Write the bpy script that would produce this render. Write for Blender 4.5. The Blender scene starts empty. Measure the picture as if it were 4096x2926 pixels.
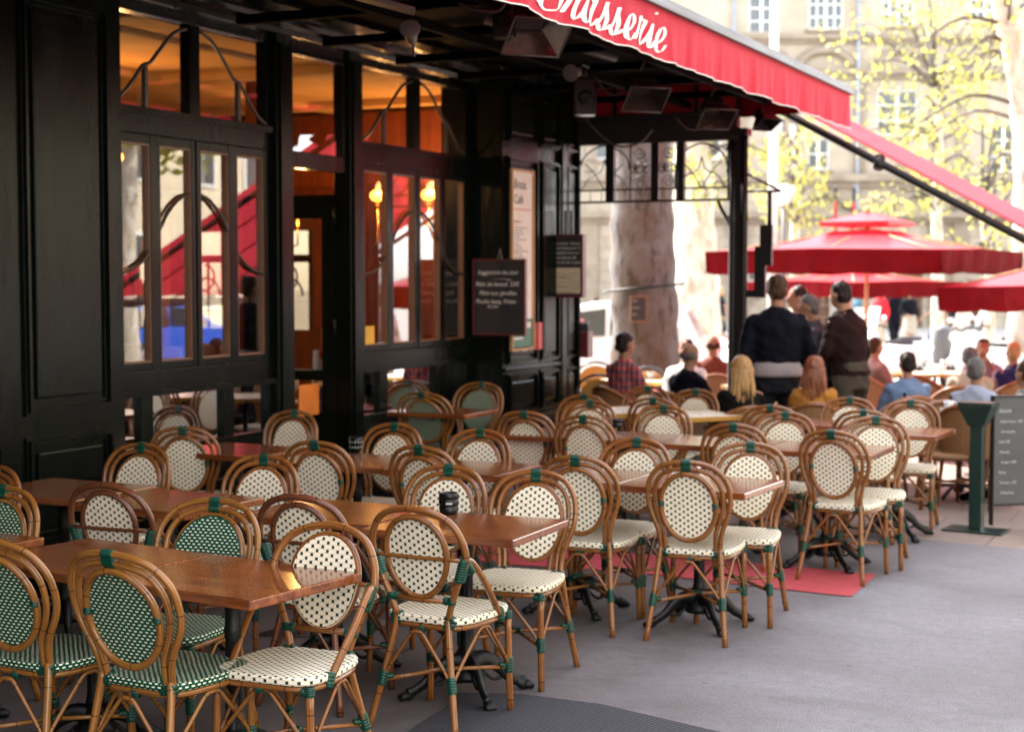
import bpy, bmesh, math, random
from mathutils import Vector, Matrix
R = math.radians
PI = math.pi
sc = bpy.context.scene
COL = sc.collection
# ------------------------------------------------------------------ camera, light, exposure
F, CX, CY, HOR, CAMH, CAMX = 6300., 2048., 1463., 1110., 1.79, 5.62
YAW = R(25.1)
PIT = math.atan((CY - HOR) / F)
cam = bpy.data.objects.new('camera', bpy.data.cameras.new('camera'))
COL.objects.link(cam)
cam.location = (CAMX, 0, CAMH)
cam.rotation_euler = (PI/2 - PIT, 0, YAW)
cam.data.sensor_width = 36
cam.data.lens = F / 4096 * 36
cam.data.clip_start = .05
cam.data.clip_end = 1000
cam.data.dof.use_dof = True
cam.data.dof.focus_distance = 5.7
cam.data.dof.aperture_fstop = 2.9
sc.camera = cam
SUN_EL, SUN_AZ = R(50), R(24)            # SUN_AZ: from -X turned towards +Y
sdir = Vector((-math.cos(SUN_AZ)*math.cos(SUN_EL), math.sin(SUN_AZ)*math.cos(SUN_EL), math.sin(SUN_EL)))
w = bpy.data.worlds.new('World'); sc.world = w; w.use_nodes = True
sky = w.node_tree.nodes.new('ShaderNodeTexSky'); sky.sky_type = 'NISHITA'; sky.sun_disc = False
sky.sun_elevation = SUN_EL
sky.sun_rotation = math.atan2(sdir.x, sdir.y)
bg = w.node_tree.nodes['Background']; bg.inputs[1].default_value = .15
hz = w.node_tree.nodes.new('ShaderNodeHueSaturation'); hz.inputs['Saturation'].default_value = .30     # desaturated sky, so that its light falls less blue
w.node_tree.links.new(sky.outputs[0], hz.inputs['Color']); w.node_tree.links.new(hz.outputs[0], bg.inputs[0])
sl = bpy.data.lights.new('sun', 'SUN'); sl.energy = 2.6; sl.angle = R(.5); sl.color = (1, .94, .84)
so = bpy.data.objects.new('sun', sl); COL.objects.link(so)
so.rotation_euler = (-sdir).to_track_quat('-Z', 'Y').to_euler()
sc.view_settings.view_transform = 'Standard'
sc.view_settings.look = 'None'
sc.view_settings.exposure = 3.15
sc.view_settings.gamma = 1
sc.render.resolution_x, sc.render.resolution_y = 1024, 731
FX = -.62                                 # the shop front's plane
def W(px, py, h=None, x=None, y=None):
    a = (px-CX)/F; b = -(py-CY)/F
    fw = math.cos(PIT)+b*math.sin(PIT); up = -math.sin(PIT)+b*math.cos(PIT)
    dx = -math.sin(YAW)*fw+math.cos(YAW)*a; dy = math.cos(YAW)*fw+math.sin(YAW)*a
    s = (h-CAMH)/up if h is not None else ((x-CAMX)/dx if x is not None else y/dy)
    return Vector((CAMX+s*dx, s*dy, CAMH+s*up))
def WZ(px, py, z):                        # point at depth z along the view axis
    a = (px-CX)/F; b = -(py-CY)/F
    fw = math.cos(PIT)+b*math.sin(PIT); up = -math.sin(PIT)+b*math.cos(PIT)
    s = z
    return Vector((CAMX+s*(-math.sin(YAW)*fw+math.cos(YAW)*a), s*(math.cos(YAW)*fw+math.sin(YAW)*a), CAMH+s*up))

# ------------------------------------------------------------------ materials
MATS = {}
def newmat(name):
    m = bpy.data.materials.new(name); m.use_nodes = True
    nt = m.node_tree; b = nt.nodes['Principled BSDF']
    MATS[name] = m
    return m, nt, b
def nd(nt, t, **kw):
    n = nt.nodes.new('ShaderNode'+t)
    for k, v in kw.items():
        if k in n.bl_rna.properties: setattr(n, k, v)
    return n
def lk(nt, a, b): nt.links.new(a, b)
def math_n(nt, op, a, b=None, c=None, clamp=False):
    n = nd(nt, 'Math', operation=op); n.use_clamp = clamp
    for i, v in enumerate((a, b, c)):
        if v is None: continue
        if isinstance(v, (int, float)): n.inputs[i].default_value = v
        else: lk(nt, v, n.inputs[i])
    return n.outputs[0]
def mixc(nt, f, a, b):
    n = nd(nt, 'Mix', data_type='RGBA')
    for i, v in ((0, f), (6, a), (7, b)):
        if isinstance(v, (int, float)): n.inputs[i].default_value = v
        elif isinstance(v, tuple): n.inputs[i].default_value = (*v[:3], 1)
        else: lk(nt, v, n.inputs[i])
    return n.outputs[2]
def noise(nt, vec, scale, detail=4, rough=.55, dist=0):
    n = nd(nt, 'TexNoise'); n.inputs['Scale'].default_value = scale; n.inputs['Detail'].default_value = detail
    n.inputs['Roughness'].default_value = rough; n.inputs['Distortion'].default_value = dist
    if vec is not None: lk(nt, vec, n.inputs['Vector'])
    return n.outputs[0]
def mapping(nt, vec, scale=(1,1,1)):
    n = nd(nt, 'Mapping'); n.inputs['Scale'].default_value = scale; lk(nt, vec, n.inputs['Vector']); return n.outputs[0]
def ramp(nt, f, lo, hi):
    n = nd(nt, 'MapRange'); n.inputs[1].default_value = lo; n.inputs[2].default_value = hi; lk(nt, f, n.inputs[0]); return n.outputs[0]
def bump(nt, b, h, strength=.3, dist=.005):
    n = nd(nt, 'Bump'); n.inputs['Strength'].default_value = strength; n.inputs['Distance'].default_value = dist
    lk(nt, h, n.inputs['Height']); lk(nt, n.outputs[0], b.inputs['Normal'])
def M(name, c, rough=.5, metal=0, c2=None, scale=8, stretch=(1,1,1), bmp=0, bs=40, bd=.003, coat=0, obj=True, emit=None, trans=0, spec=.5, sheen=0):
    """plain procedural surface: noise between two tones plus bump"""
    if name in MATS: return MATS[name]
    m, nt, b = newmat(name)
    tc = nd(nt, 'TexCoord').outputs['Object']
    if not obj: tc = nd(nt, 'NewGeometry').outputs['Position']
    v = mapping(nt, tc, stretch)
    if c2 is None: c2 = tuple(x*.72 for x in c)
    f = ramp(nt, noise(nt, v, scale, 5, .6), .3, .72)
    lk(nt, mixc(nt, f, c2, c), b.inputs['Base Color'])
    r = math_n(nt, 'MULTIPLY_ADD', noise(nt, v, scale*2.3, 3), .25, rough-.12, clamp=True)
    lk(nt, r, b.inputs['Roughness'])
    b.inputs['Metallic'].default_value = metal
    b.inputs['Specular IOR Level'].default_value = spec
    if coat: b.inputs['Coat Weight'].default_value = coat; b.inputs['Coat Roughness'].default_value = .12
    if bmp: bump(nt, b, noise(nt, v, bs, 4), bmp, bd)
    if emit:
        b.inputs['Emission Color'].default_value = (*emit[:3], 1); b.inputs['Emission Strength'].default_value = emit[3]
    if trans:
        tr = nd(nt, 'BsdfTranslucent'); tr.inputs[0].default_value = (*c, 1)
        mx = nd(nt, 'MixShader'); mx.inputs[0].default_value = trans
        lk(nt, b.outputs[0], mx.inputs[1]); lk(nt, tr.outputs[0], mx.inputs[2])
        lk(nt, mx.outputs[0], nt.nodes['Material Output'].inputs[0])
    return m
def uvxy(nt):
    s = nd(nt, 'SeparateXYZ'); lk(nt, nd(nt, 'TexCoord').outputs['UV'], s.inputs[0]); return s.outputs[0], s.outputs[1]
def weave(name, base, dot, px, pz, dw, dh, base2, shift=.5):
    """plastic cane weave: staggered small dots on a ground of flat strands (UV in metres)"""
    m, nt, b = newmat(name)
    u, v = uvxy(nt)
    nz = noise(nt, nd(nt, 'TexCoord').outputs['Object'], 22, 2)
    u = math_n(nt, 'MULTIPLY_ADD', nz, .006, u)
    nz2 = noise(nt, nd(nt, 'TexCoord').outputs['Object'], 17, 2)
    v = math_n(nt, 'MULTIPLY_ADD', nz2, .006, v)
    vs = math_n(nt, 'DIVIDE', v, pz)
    row = math_n(nt, 'FLOOR', vs)
    us = math_n(nt, 'ADD', math_n(nt, 'DIVIDE', u, px), math_n(nt, 'MULTIPLY', row, shift))
    fu = math_n(nt, 'ABSOLUTE', math_n(nt, 'SUBTRACT', math_n(nt, 'FRACT', us), .5))
    fv = math_n(nt, 'ABSOLUTE', math_n(nt, 'SUBTRACT', math_n(nt, 'FRACT', vs), .5))
    d = math_n(nt, 'MULTIPLY', math_n(nt, 'LESS_THAN', fu, dw/2), math_n(nt, 'LESS_THAN', fv, dh/2))
    # strands: grooves between rows and a fine split inside each row
    groove = math_n(nt, 'MULTIPLY', math_n(nt, 'ABSOLUTE', math_n(nt, 'SINE', math_n(nt, 'MULTIPLY', vs, PI*2))), math_n(nt, 'ABSOLUTE', math_n(nt, 'SINE', math_n(nt, 'MULTIPLY', us, PI))))
    lines = math_n(nt, 'POWER', math_n(nt, 'ABSOLUTE', math_n(nt, 'COSINE', math_n(nt, 'MULTIPLY', vs, PI))), 12.)
    cb = mixc(nt, math_n(nt, 'MULTIPLY', lines, .7), base, base2)
    cb = mixc(nt, ramp(nt, noise(nt, nd(nt, 'TexCoord').outputs['Object'], 9, 4),   .55, .9), cb, base2)
    oi = nd(nt, 'ObjectInfo').outputs['Random']
    cb = mixc(nt, math_n(nt, 'MULTIPLY', oi, .25), cb, base2)
    lk(nt, mixc(nt, d, cb, dot), b.inputs['Base Color'])
    b.inputs['Roughness'].default_value = .42; b.inputs['Specular IOR Level'].default_value = .22
    h = math_n(nt, 'SUBTRACT', groove, math_n(nt, 'MULTIPLY', d, .5))
    bump(nt, b, h, .55, .0022)
    return m
def cane(name, c, c2, dark):
    """lacquered rattan pole: grain along the pole, thin dark node rings (UV: around, metres along)"""
    m, nt, b = newmat(name)
    u, v = uvxy(nt)
    cb = nd(nt, 'CombineXYZ'); lk(nt, u, cb.inputs[0]); lk(nt, math_n(nt, 'MULTIPLY', v, 1.6), cb.inputs[1])
    oi = nd(nt, 'ObjectInfo').outputs['Random']; lk(nt, math_n(nt, 'MULTIPLY', oi, 7), cb.inputs[2])
    g = noise(nt, mapping(nt, cb.outputs[0], (7, 1, 1)), 3.2, 5, .65)
    col = mixc(nt, ramp(nt, g, .34, .68), c2, c)
    fr = math_n(nt, 'FRACT', math_n(nt, 'ADD', math_n(nt, 'DIVIDE', v, .17), math_n(nt, 'MULTIPLY', oi, .9)))
    ring = math_n(nt, 'LESS_THAN', math_n(nt, 'ADD', fr, math_n(nt, 'MULTIPLY', g, .012)), .032)
    col = mixc(nt, math_n(nt, 'MULTIPLY', ring, .85), col, dark)
    wear = ramp(nt, noise(nt, nd(nt, 'TexCoord').outputs['Object'], 60, 3, .7), .68, .8)
    col = mixc(nt, math_n(nt, 'MULTIPLY', wear, .35), col, tuple(min(1, x*2.2) for x in c))
    lk(nt, col, b.inputs['Base Color'])
    b.inputs['Roughness'].default_value = .27
    b.inputs['Coat Weight'].default_value = .3; b.inputs['Coat Roughness'].default_value = .10; b.inputs['Specular IOR Level'].default_value = .35
    bump(nt, b, math_n(nt, 'SUBTRACT', math_n(nt, 'MULTIPLY', g, .4), math_n(nt, 'MULTIPLY', ring, .5)), .3, .002)
    return m
CREAM = (.84, .76, .60)
weave('weave_cream', CREAM, (.004, .034, .025), .0420, .0145, .27, .74, (.66, .53, .35))
weave('weave_green', (.001, .075, .034), (.82, .77, .60), .0235, .0118, .50, .46, (.002, .042, .024), .5)
cane('cane', (.32, .125, .030), (.105, .033, .008), (.035, .012, .004))
cane('cane_gold', (.34, .145, .028), (.12, .042, .009), (.05, .02, .005))
cane('cane_dark', (.17, .055, .022), (.075, .024, .012), (.02, .008, .004))
M('binding', (.002, .060, .034), .34, c2=(.001, .030, .018), scale=60, spec=.4)
M('glaze_bar', (.035, .024, .018), .4)
M('paint_dark', (.0042, .0068, .0050), .24, c2=(.0018, .0026, .0022), scale=3, stretch=(1,1,.22), bmp=.5, bs=16, bd=.006, spec=.10)
M('iron', (.007, .007, .008), .42, c2=(.004,.004,.005), spec=.3, metal=.0, scale=30, bmp=.3, bs=50)
M('heater_metal', (.10, .085, .08), .32, metal=.8, scale=12)
M('reflector', (.5, .48, .46), .2, metal=1, scale=8)
M('lamp_grey', (.10, .09, .085), .5, scale=20)
M('white_frame', (.72, .72, .68), .5)
M('chalkboard', (.012, .011, .014), .6, c2=(.02, .018, .022), scale=6)
M('chalk', (.75, .72, .68), .8)
M('chalk_grey', (.55, .55, .54), .8)
M('board_frame', (.10, .012, .012), .4)
M('board_grey', (.085, .09, .092), .6, c2=(.055,.06,.062), scale=3)
M('paper', (.72, .71, .68), .7, c2=(.62,.61,.58))
M('ink', (.05, .05, .06), .7)
M('ink_red', (.6, .04, .03), .7)
M('light_wood', (.5, .3, .13), .5, c2=(.38,.2,.08), scale=4, stretch=(6,6,1))
M('pink_canopy', (.62, .035, .06), .6, c2=(.52, .022, .042), scale=3, stretch=(1,1,1), trans=.5, bmp=.15, bs=6, bd=.02)
M('shaded_red_cloth', (.115, .0008, .0025), .9, spec=.08, c2=(.08, .0006, .002), scale=3, bmp=.2, bs=6, bd=.02)  # shadow side of the umbrella valances put into a darker red
M('red_cloth', (.80, .035, .075), .75, c2=(.66, .02, .05), scale=5, stretch=(1,1,.2), trans=.45, bmp=.15, bs=14, bd=.01)
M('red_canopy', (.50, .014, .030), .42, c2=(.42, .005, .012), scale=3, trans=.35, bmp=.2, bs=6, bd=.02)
M('letter_white', (.85, .82, .76), .6)
M('grey_metal', (.13, .12, .125), .5, metal=.2, scale=4, stretch=(1,.2,4))
M('post_green', (.006, .026, .020), .35, c2=(.004,.018,.014), scale=10, bmp=.15, bs=60, coat=.2)
M('black_plastic', (.005, .005, .006), .3, coat=.1, spec=.3)
M('asphalt_seam', (.05, .045, .045), .9)
M('red_mat', (.50, .065, .075), .95, c2=(.36, .04, .05), scale=30, bmp=.5, bs=300, bd=.003)
M('wicker', (.30, .15, .055), .5, c2=(.16, .07, .025), scale=60, stretch=(1,1,3), bmp=.7, bs=110, bd=.004)
M('ochre', (.5, .26, .05), .4, c2=(.4,.19,.03), scale=20)
M('marble', (.62, .55, .42), .3, c2=(.5,.43,.32))
M('china', (.8, .8, .78), .25)
M('interior_wood', (.20, .045, .014), .35, c2=(.09, .02, .008), scale=2.5, stretch=(6,1,1), coat=.3)
M('interior_ceiling', (.46, .27, .11), .8, c2=(.36,.20,.08), scale=1.2)
M('interior_floor', (.10, .05, .03), .4)
M('sofa', (.25, .01, .015), .5)
M('gold', (.6, .35, .1), .3, metal=.9)
M('shade', (1., .55, .12), .6, emit=(1., .34, .04, .9))
M('bulb', (1., .8, .4), .6, emit=(1., .55, .15, 6))
M('stone', (.37, .32, .25), .85, c2=(.26, .215, .16), scale=.7, bmp=.3, bs=2, bd=.03, obj=True)
M('stone_trim', (.26, .21, .155), .85, c2=(.16, .125, .09), scale=1.5)
M('stone_warm', (.28, .19, .13), .85, c2=(.20, .14, .10), scale=.8, bmp=.3, bs=3, bd=.03)
M('plaster', (.62, .52, .36), .9, c2=(.5, .42, .3), scale=.5)
M('pane_dark', (.05, .06, .07), .12, c2=(.09,.10,.10), scale=.8)
M('door_wood', (.13, .05, .022), .55, c2=(.08,.03,.014), scale=3, stretch=(4,4,.6))
M('pipe_grey', (.28, .30, .34), .5)
M('shutter', (.16, .2, .24), .6)
M('foliage', (.34, .36, .035), .6, c2=(.16, .22, .025), scale=1.3, trans=.5)
M('foliage_yellow', (.34, .31, .07), .6, c2=(.22, .24, .05), scale=1.1, trans=.45)
M('hedge_green', (.05, .11, .015), .7, c2=(.02,.05,.008), scale=5, trans=.2)
M('bollard', (.10, .10, .11), .5)
M('car_blue', (.01, .07, .42), .25, c2=(.01,.06,.38), coat=1)
M('car_white', (.7, .7, .7), .25, c2=(.62,.62,.62), coat=1)
M('car_glass', (.02, .025, .03), .06)
M('tyre', (.012, .012, .012), .8)
M('rim', (.6, .6, .62), .25, metal=.8)
M('tail_lamp', (.5, .01, .01), .2)
M('chrome', (.7, .7, .7), .15, metal=1)
M('sticker_yellow', (.75, .42, .02), .5); M('sticker_blue', (.25, .62, .72), .5); M('sticker_red', (.6, .05, .04), .5); M('sticker_green', (.02, .16, .10), .5); M('sticker_navy', (.02, .04, .22), .5); M('sticker_orange', (.7, .2, .03), .5)
M('grate', (.10, .085, .08), .6)
M('shade_black', (.0016, .0011, .0011), .8, spec=.03)  # near-black colour carries the shade under the first awning
M('dark_ceiling', (.008, .004, .004), .6, c2=(.004,.003,.003), scale=2, stretch=(1,5,1))
M('cable', (.03, .018, .014), .5)
M('bead', (.16, .07, .03), .4)

def asph():
    m, nt, b = newmat('asphalt')
    p = nd(nt, 'NewGeometry').outputs['Position']
    fine = noise(nt, p, 115, 5, .9); med = noise(nt, p, 16, 6, .7); big = noise(nt, p, .9, 4, .6, .4)
    c = mixc(nt, ramp(nt, big, .32, .7), (.115, .098, .100), (.215, .192, .206))
    c = mixc(nt, math_n(nt, 'MULTIPLY', ramp(nt, med, .42, .72), .6), c, (.085, .074, .076))
    c = mixc(nt, math_n(nt, 'MULTIPLY', ramp(nt, fine, .50, .64), .65), c, (.36, .33, .34))
    c = mixc(nt, math_n(nt, 'MULTIPLY', ramp(nt, fine, .48, .36), .5), c, (.045, .038, .038))
    spots = ramp(nt, noise(nt, p, 30, 2, .5), .68, .72)
    c = mixc(nt, math_n(nt, 'MULTIPLY', spots, .45), c, (.27, .25, .25))
    vr = nd(nt, 'TexVoronoi'); vr.inputs['Scale'].default_value = 2.6; lk(nt, p, vr.inputs['Vector'])
    c = mixc(nt, math_n(nt, 'MULTIPLY', ramp(nt, vr.outputs['Distance'], .050, .036), .5), c, (.055, .050, .050))      # old gum
    st_ = ramp(nt, noise(nt, mapping(nt, p, (.5, 1.3, 1)), 1.7, 7, .7, 1.2), .52, .70)
    c = mixc(nt, math_n(nt, 'MULTIPLY', st_, .5), c, (.075, .066, .066))
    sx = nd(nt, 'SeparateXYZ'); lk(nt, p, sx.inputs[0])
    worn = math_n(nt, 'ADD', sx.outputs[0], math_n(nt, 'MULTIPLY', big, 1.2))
    c = mixc(nt, math_n(nt, 'MULTIPLY', ramp(nt, worn, 4.6, 2.9), .8), c, (.060, .040, .032))   # brown floor stain, with the shade under the tables put into its colour
    lk(nt, c, b.inputs['Base Color']); b.inputs['Roughness'].default_value = .82
    bump(nt, b, math_n(nt, 'ADD', fine, math_n(nt, 'MULTIPLY', med, 1.5)), .5, .004)
def paving():
    m, nt, b = newmat('paving')
    p = nd(nt, 'NewGeometry').outputs['Position']
    br = nd(nt, 'TexBrick'); lk(nt, p, br.inputs['Vector']); br.inputs['Scale'].default_value = 1
    br.inputs['Brick Width'].default_value = .9; br.inputs['Row Height'].default_value = .6; br.inputs['Mortar Size'].default_value = .008
    br.inputs['Color1'].default_value = (.27, .19, .15, 1); br.inputs['Color2'].default_value = (.22, .16, .13, 1); br.inputs['Mortar'].default_value = (.09, .07, .06, 1)
    c = mixc(nt, ramp(nt, noise(nt, p, 3, 6, .65), .35, .75), br.outputs[0], (.17, .12, .10))
    lk(nt, c, b.inputs['Base Color']); b.inputs['Roughness'].default_value = .75
    bump(nt, b, noise(nt, p, 60, 5), .4, .004)
def plaza():
    m, nt, b = newmat('plaza')
    p = nd(nt, 'NewGeometry').outputs['Position']
    c = mixc(nt, ramp(nt, noise(nt, p, .6, 6, .65), .35, .7), (.30, .28, .26), (.40, .37, .34))
    lk(nt, c, b.inputs['Base Color']); b.inputs['Roughness'].default_value = .8
    bump(nt, b, noise(nt, p, 40, 5), .4, .005)
def table_wood():
    m, nt, b = newmat('table_wood')
    tc = nd(nt, 'TexCoord').outputs['Object']
    oi = nd(nt, 'ObjectInfo').outputs['Random']
    ad = nd(nt, 'VectorMath', operation='ADD'); lk(nt, tc, ad.inputs[0])
    cb = nd(nt, 'CombineXYZ'); lk(nt, math_n(nt, 'MULTIPLY', oi, 13), cb.inputs[0]); lk(nt, math_n(nt, 'MULTIPLY', oi, 5), cb.inputs[1]); lk(nt, cb.outputs[0], ad.inputs[1])
    v = mapping(nt, ad.outputs[0], (1.2, 13, 13))
    g = noise(nt, v, 2.2, 6, .6, .15)
    g2 = noise(nt, mapping(nt, ad.outputs[0], (2.5, 55, 40)), 1.6, 4, .6)
    c = mixc(nt, ramp(nt, g, .33, .70), (.105, .024, .007), (.29, .085, .020))
    c = mixc(nt, math_n(nt, 'MULTIPLY', ramp(nt, g2, .45, .8), .45), c, (.060, .014, .006))
    lk(nt, c, b.inputs['Base Color'])
    r = math_n(nt, 'MULTIPLY_ADD', noise(nt, tc, 3, 3, .5), .16, .12, clamp=True)
    lk(nt, r, b.inputs['Roughness']); b.inputs['Coat Weight'].default_value = .5; b.inputs['Coat Roughness'].default_value = .13
    
def glass(name, mult=1.9, tint=(1,1,1), base=.0):
    m, nt, b = newmat(name)
    nt.nodes.remove(b)
    fr = nd(nt, 'Fresnel'); bf = nd(nt, 'NewGeometry').outputs['Backfacing']
    lk(nt, math_n(nt, 'MULTIPLY_ADD', bf, -.8333, 1.5), fr.inputs[0])
    f = math_n(nt, 'MULTIPLY_ADD', fr.outputs[0], mult, base, clamp=True)
    tr = nd(nt, 'BsdfTransparent'); tr.inputs[0].default_value = (*tint, 1)
    gl = nd(nt, 'BsdfGlossy'); gl.inputs['Roughness'].default_value = .004
    nb = nd(nt, 'Bump'); nb.inputs['Strength'].default_value = .02; nb.inputs['Distance'].default_value = .02
    nt.nodes.remove(nb)
    mx = nd(nt, 'MixShader'); lk(nt, f, mx.inputs[0]); lk(nt, tr.outputs[0], mx.inputs[1]); lk(nt, gl.outputs[0], mx.inputs[2])
    lk(nt, mx.outputs[0], nt.nodes['Material Output'].inputs[0])
def bark():
    for nm, a, b_, c_ in (('bark', (.070, .043, .022), (.028, .018, .010), (.098, .091, .090)), ('bark_light', (.40, .34, .26), (.26, .2, .14), (.52, .47, .40))):
        m, nt, b = newmat(nm)
        p = nd(nt, 'TexCoord').outputs['Object']
        v = nd(nt, 'TexVoronoi'); v.inputs['Scale'].default_value = 5; lk(nt, mapping(nt, p, (1.6, 1.6, .9)), v.inputs['Vector'])
        n1 = noise(nt, mapping(nt, p, (1, 1, .6)), 2.6, 6, .65, .8)
        c = mixc(nt, ramp(nt, n1, .40, .58), a, c_)
        n2 = noise(nt, mapping(nt, p, (1, 1, .35)), 7, 5, .6, .3)
        c = mixc(nt, math_n(nt, 'MULTIPLY', ramp(nt, n2, .52, .62), .8), c, b_)
        lk(nt, c, b.inputs['Base Color']); b.inputs['Roughness'].default_value = .85
        bump(nt, b, math_n(nt, 'ADD', n1, n2), .7, .03)
def rib_mat():
    m, nt, b = newmat('ribbed_mat')
    p = nd(nt, 'NewGeometry').outputs['Position']
    s = nd(nt, 'SeparateXYZ'); lk(nt, p, s.inputs[0])
    wv = math_n(nt, 'SINE', math_n(nt, 'MULTIPLY', math_n(nt, 'ADD', s.outputs[1], math_n(nt, 'MULTIPLY', s.outputs[0], .3)), 2*PI/.020))
    c = mixc(nt, ramp(nt, wv, -.6, .6), (.005, .005, .007), (.042, .039, .047))
    c = mixc(nt, ramp(nt, noise(nt, p, 120, 3, .7), .6, .8), c, (.12, .11, .11))
    lk(nt, c, b.inputs['Base Color']); b.inputs['Roughness'].default_value = .8
    bump(nt, b, wv, .5, .004)
def plaid():
    m, nt, b = newmat('plaid')
    s = nd(nt, 'SeparateXYZ'); lk(nt, nd(nt, 'TexCoord').outputs['Object'], s.inputs[0])
    f = math_n(nt, 'GREATER_THAN', math_n(nt, 'SINE', math_n(nt, 'MULTIPLY', s.outputs[2], 90)), .1)
    g = math_n(nt, 'GREATER_THAN', math_n(nt, 'SINE', math_n(nt, 'MULTIPLY', math_n(nt, 'ADD', s.outputs[0], s.outputs[1]), 90)), .1)
    c = mixc(nt, f, (.30, .02, .02), (.06, .02, .04)); c = mixc(nt, math_n(nt, 'MULTIPLY', g, .5), c, (.35, .2, .2))
    lk(nt, c, b.inputs['Base Color']); b.inputs['Roughness'].default_value = .9
    m, nt, b = newmat('striped')
    s = nd(nt, 'SeparateXYZ'); lk(nt, nd(nt, 'TexCoord').outputs['Object'], s.inputs[0])
    f = ramp(nt, math_n(nt, 'SINE', math_n(nt, 'MULTIPLY', s.outputs[0], 110)), -.4, .4)
    lk(nt, mixc(nt, f, (.12, .13, .10), (.34, .33, .28)), b.inputs['Base Color']); b.inputs['Roughness'].default_value = .9
asph(); paving(); plaza(); table_wood(); glass('glass', 1.9); glass('glass_tint', 1.9, (.16, .13, .09)); glass('glass_mirror', 3.4, (.35, .35, .35), .55); bark(); rib_mat(); plaid()

# ------------------------------------------------------------------ mesh builder
class MB:
    def __init__(s): s.v = []; s.f = []; s.uv = []; s.mi = []; s.sm = []
    def add(s, vs, fs, uvs=None, mi=0, smooth=False):
        o = len(s.v); s.v += [tuple(p) for p in vs]
        for k, f in enumerate(fs):
            s.f.append([i+o for i in f]); s.uv.append(uvs[k] if uvs else [(0, 0)]*len(f)); s.mi.append(mi); s.sm.append(smooth)
        return s
    def box(s, x0, x1, y0, y1, z0, z1, mi=0, mat=None):
        vs = [(x, y, z) for z in (z0, z1) for y in (y0, y1) for x in (x0, x1)]
        if mat is not None: vs = [mat @ Vector(p) for p in vs]
        fs = [(0,2,3,1), (4,5,7,6), (0,1,5,4), (2,6,7,3), (0,4,6,2), (1,3,7,5)]
        uvs = [[((vs[i][0]+vs[i][1]), vs[i][2]) for i in f] for f in fs]
        return s.add(vs, fs, uvs, mi)
    def bbox(s, x0, x1, y0, y1, z0, z1, b=.004, mi=0, mat=None):
        """box with chamfered edges"""
        bm = bmesh.new(); bmesh.ops.create_cube(bm, size=1)
        for v in bm.verts: v.co = Vector(((x0+x1)/2+v.co.x*(x1-x0), (y0+y1)/2+v.co.y*(y1-y0), (z0+z1)/2+v.co.z*(z1-z0)))
        bmesh.ops.bevel(bm, geom=bm.edges[:], offset=b, segments=2, affect='EDGES', profile=.6)
        if mat is not None: bm.transform(mat)
        bm.verts.index_update()
        s.add([v.co for v in bm.verts], [[v.index for v in f.verts] for f in bm.faces], None, mi); bm.free()
        return s
    def tube(s, pts, r, n=8, closed=False, cap=True, mi=0, flat=1, vo=0):
        pts = [Vector(p) for p in pts]; N = len(pts)
        rs = r if isinstance(r, (list, tuple)) else [r]*N
        up = None; rings = []; L = vo; Ls = []
        for i, p in enumerate(pts):
            a = pts[i-1] if (i > 0 or closed) else p
            b = pts[(i+1) % N] if (i < N-1 or closed) else p
            t = (b-a).normalized() if (b-a).length > 1e-9 else Vector((0,0,1))
            if up is None:
                up = t.cross(Vector((0, 1, 0)))
                if up.length < .2: up = t.cross(Vector((1, 0, 0)))
            up = (up - t*up.dot(t))
            up = up.normalized() if up.length > 1e-6 else t.orthogonal().normalized()
            sd = t.cross(up)
            rings.append([p + (up*math.cos(2*PI*k/n) + sd*math.sin(2*PI*k/n)*flat)*rs[i] for k in range(n)])
            if i: L += (p-pts[i-1]).length
            Ls.append(L)
        vs = [q for rg in rings for q in rg]; fs = []; uvs = []
        M_ = N if closed else N-1
        for i in range(M_):
            j = (i+1) % N; l0 = Ls[i]; l1 = Ls[j] if j else Ls[i]+(pts[0]-pts[i]).length
            for k in range(n):
                q = (k+1) % n
                fs.append((i*n+k, i*n+q, j*n+q, j*n+k)); uvs.append([(k/n, l0), ((k+1)/n, l0), ((k+1)/n, l1), (k/n, l1)])
        if cap and not closed:
            fs.append(tuple(range(n))[::-1]); uvs.append([(0, Ls[0])]*n)
            fs.append(tuple((N-1)*n+k for k in range(n))); uvs.append([(0, Ls[-1])]*n)
        return s.add(vs, fs, uvs, mi, True)
    def wrap(s, pts, r, rings=5, n=10, mi=0, flat=1):
        """wound binding with ridges"""
        P = resample([Vector(p) for p in pts], rings*4)
        rr = [r*(1 + .07*math.cos(2*PI*i/4)) for i in range(len(P))]
        rr[0] = rr[-1] = r*.93
        return s.tube(P, rr, n, mi=mi, flat=flat)
    def lathe(s, prof, c=(0,0,0), n=20, mi=0, smooth=True, sx=1, sy=1):
        vs = []; fs = []; c = Vector(c)
        for (r, z) in prof:
            for k in range(n): vs.append(c+Vector((r*math.cos(2*PI*k/n)*sx, r*math.sin(2*PI*k/n)*sy, z)))
        for i in range(len(prof)-1):
            for k in range(n):
                q = (k+1) % n; fs.append((i*n+k, i*n+q, (i+1)*n+q, (i+1)*n+k))
        if prof[0][0] > 1e-5: fs.append(tuple(range(n))[::-1])
        if prof[-1][0] > 1e-5: fs.append(tuple((len(prof)-1)*n+k for k in range(n)))
        return s.add(vs, fs, None, mi, smooth)
    def quad(s, a, b, c, d, mi=0, smooth=False): return s.add([a, b, c, d], [(0,1,2,3)], [[(0,0),(1,0),(1,1),(0,1)]], mi, smooth)
    def prism(s, poly, z0, z1, mat=None, mi=0):
        n = len(poly); vs = [(p[0], p[1], z0) for p in poly]+[(p[0], p[1], z1) for p in poly]
        if mat is not None: vs = [mat @ Vector(p) for p in vs]
        fs = [tuple(range(n))[::-1], tuple(range(n, 2*n))]+[(i, (i+1) % n, n+(i+1) % n, n+i) for i in range(n)]
        return s.add(vs, fs, None, mi)
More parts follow.
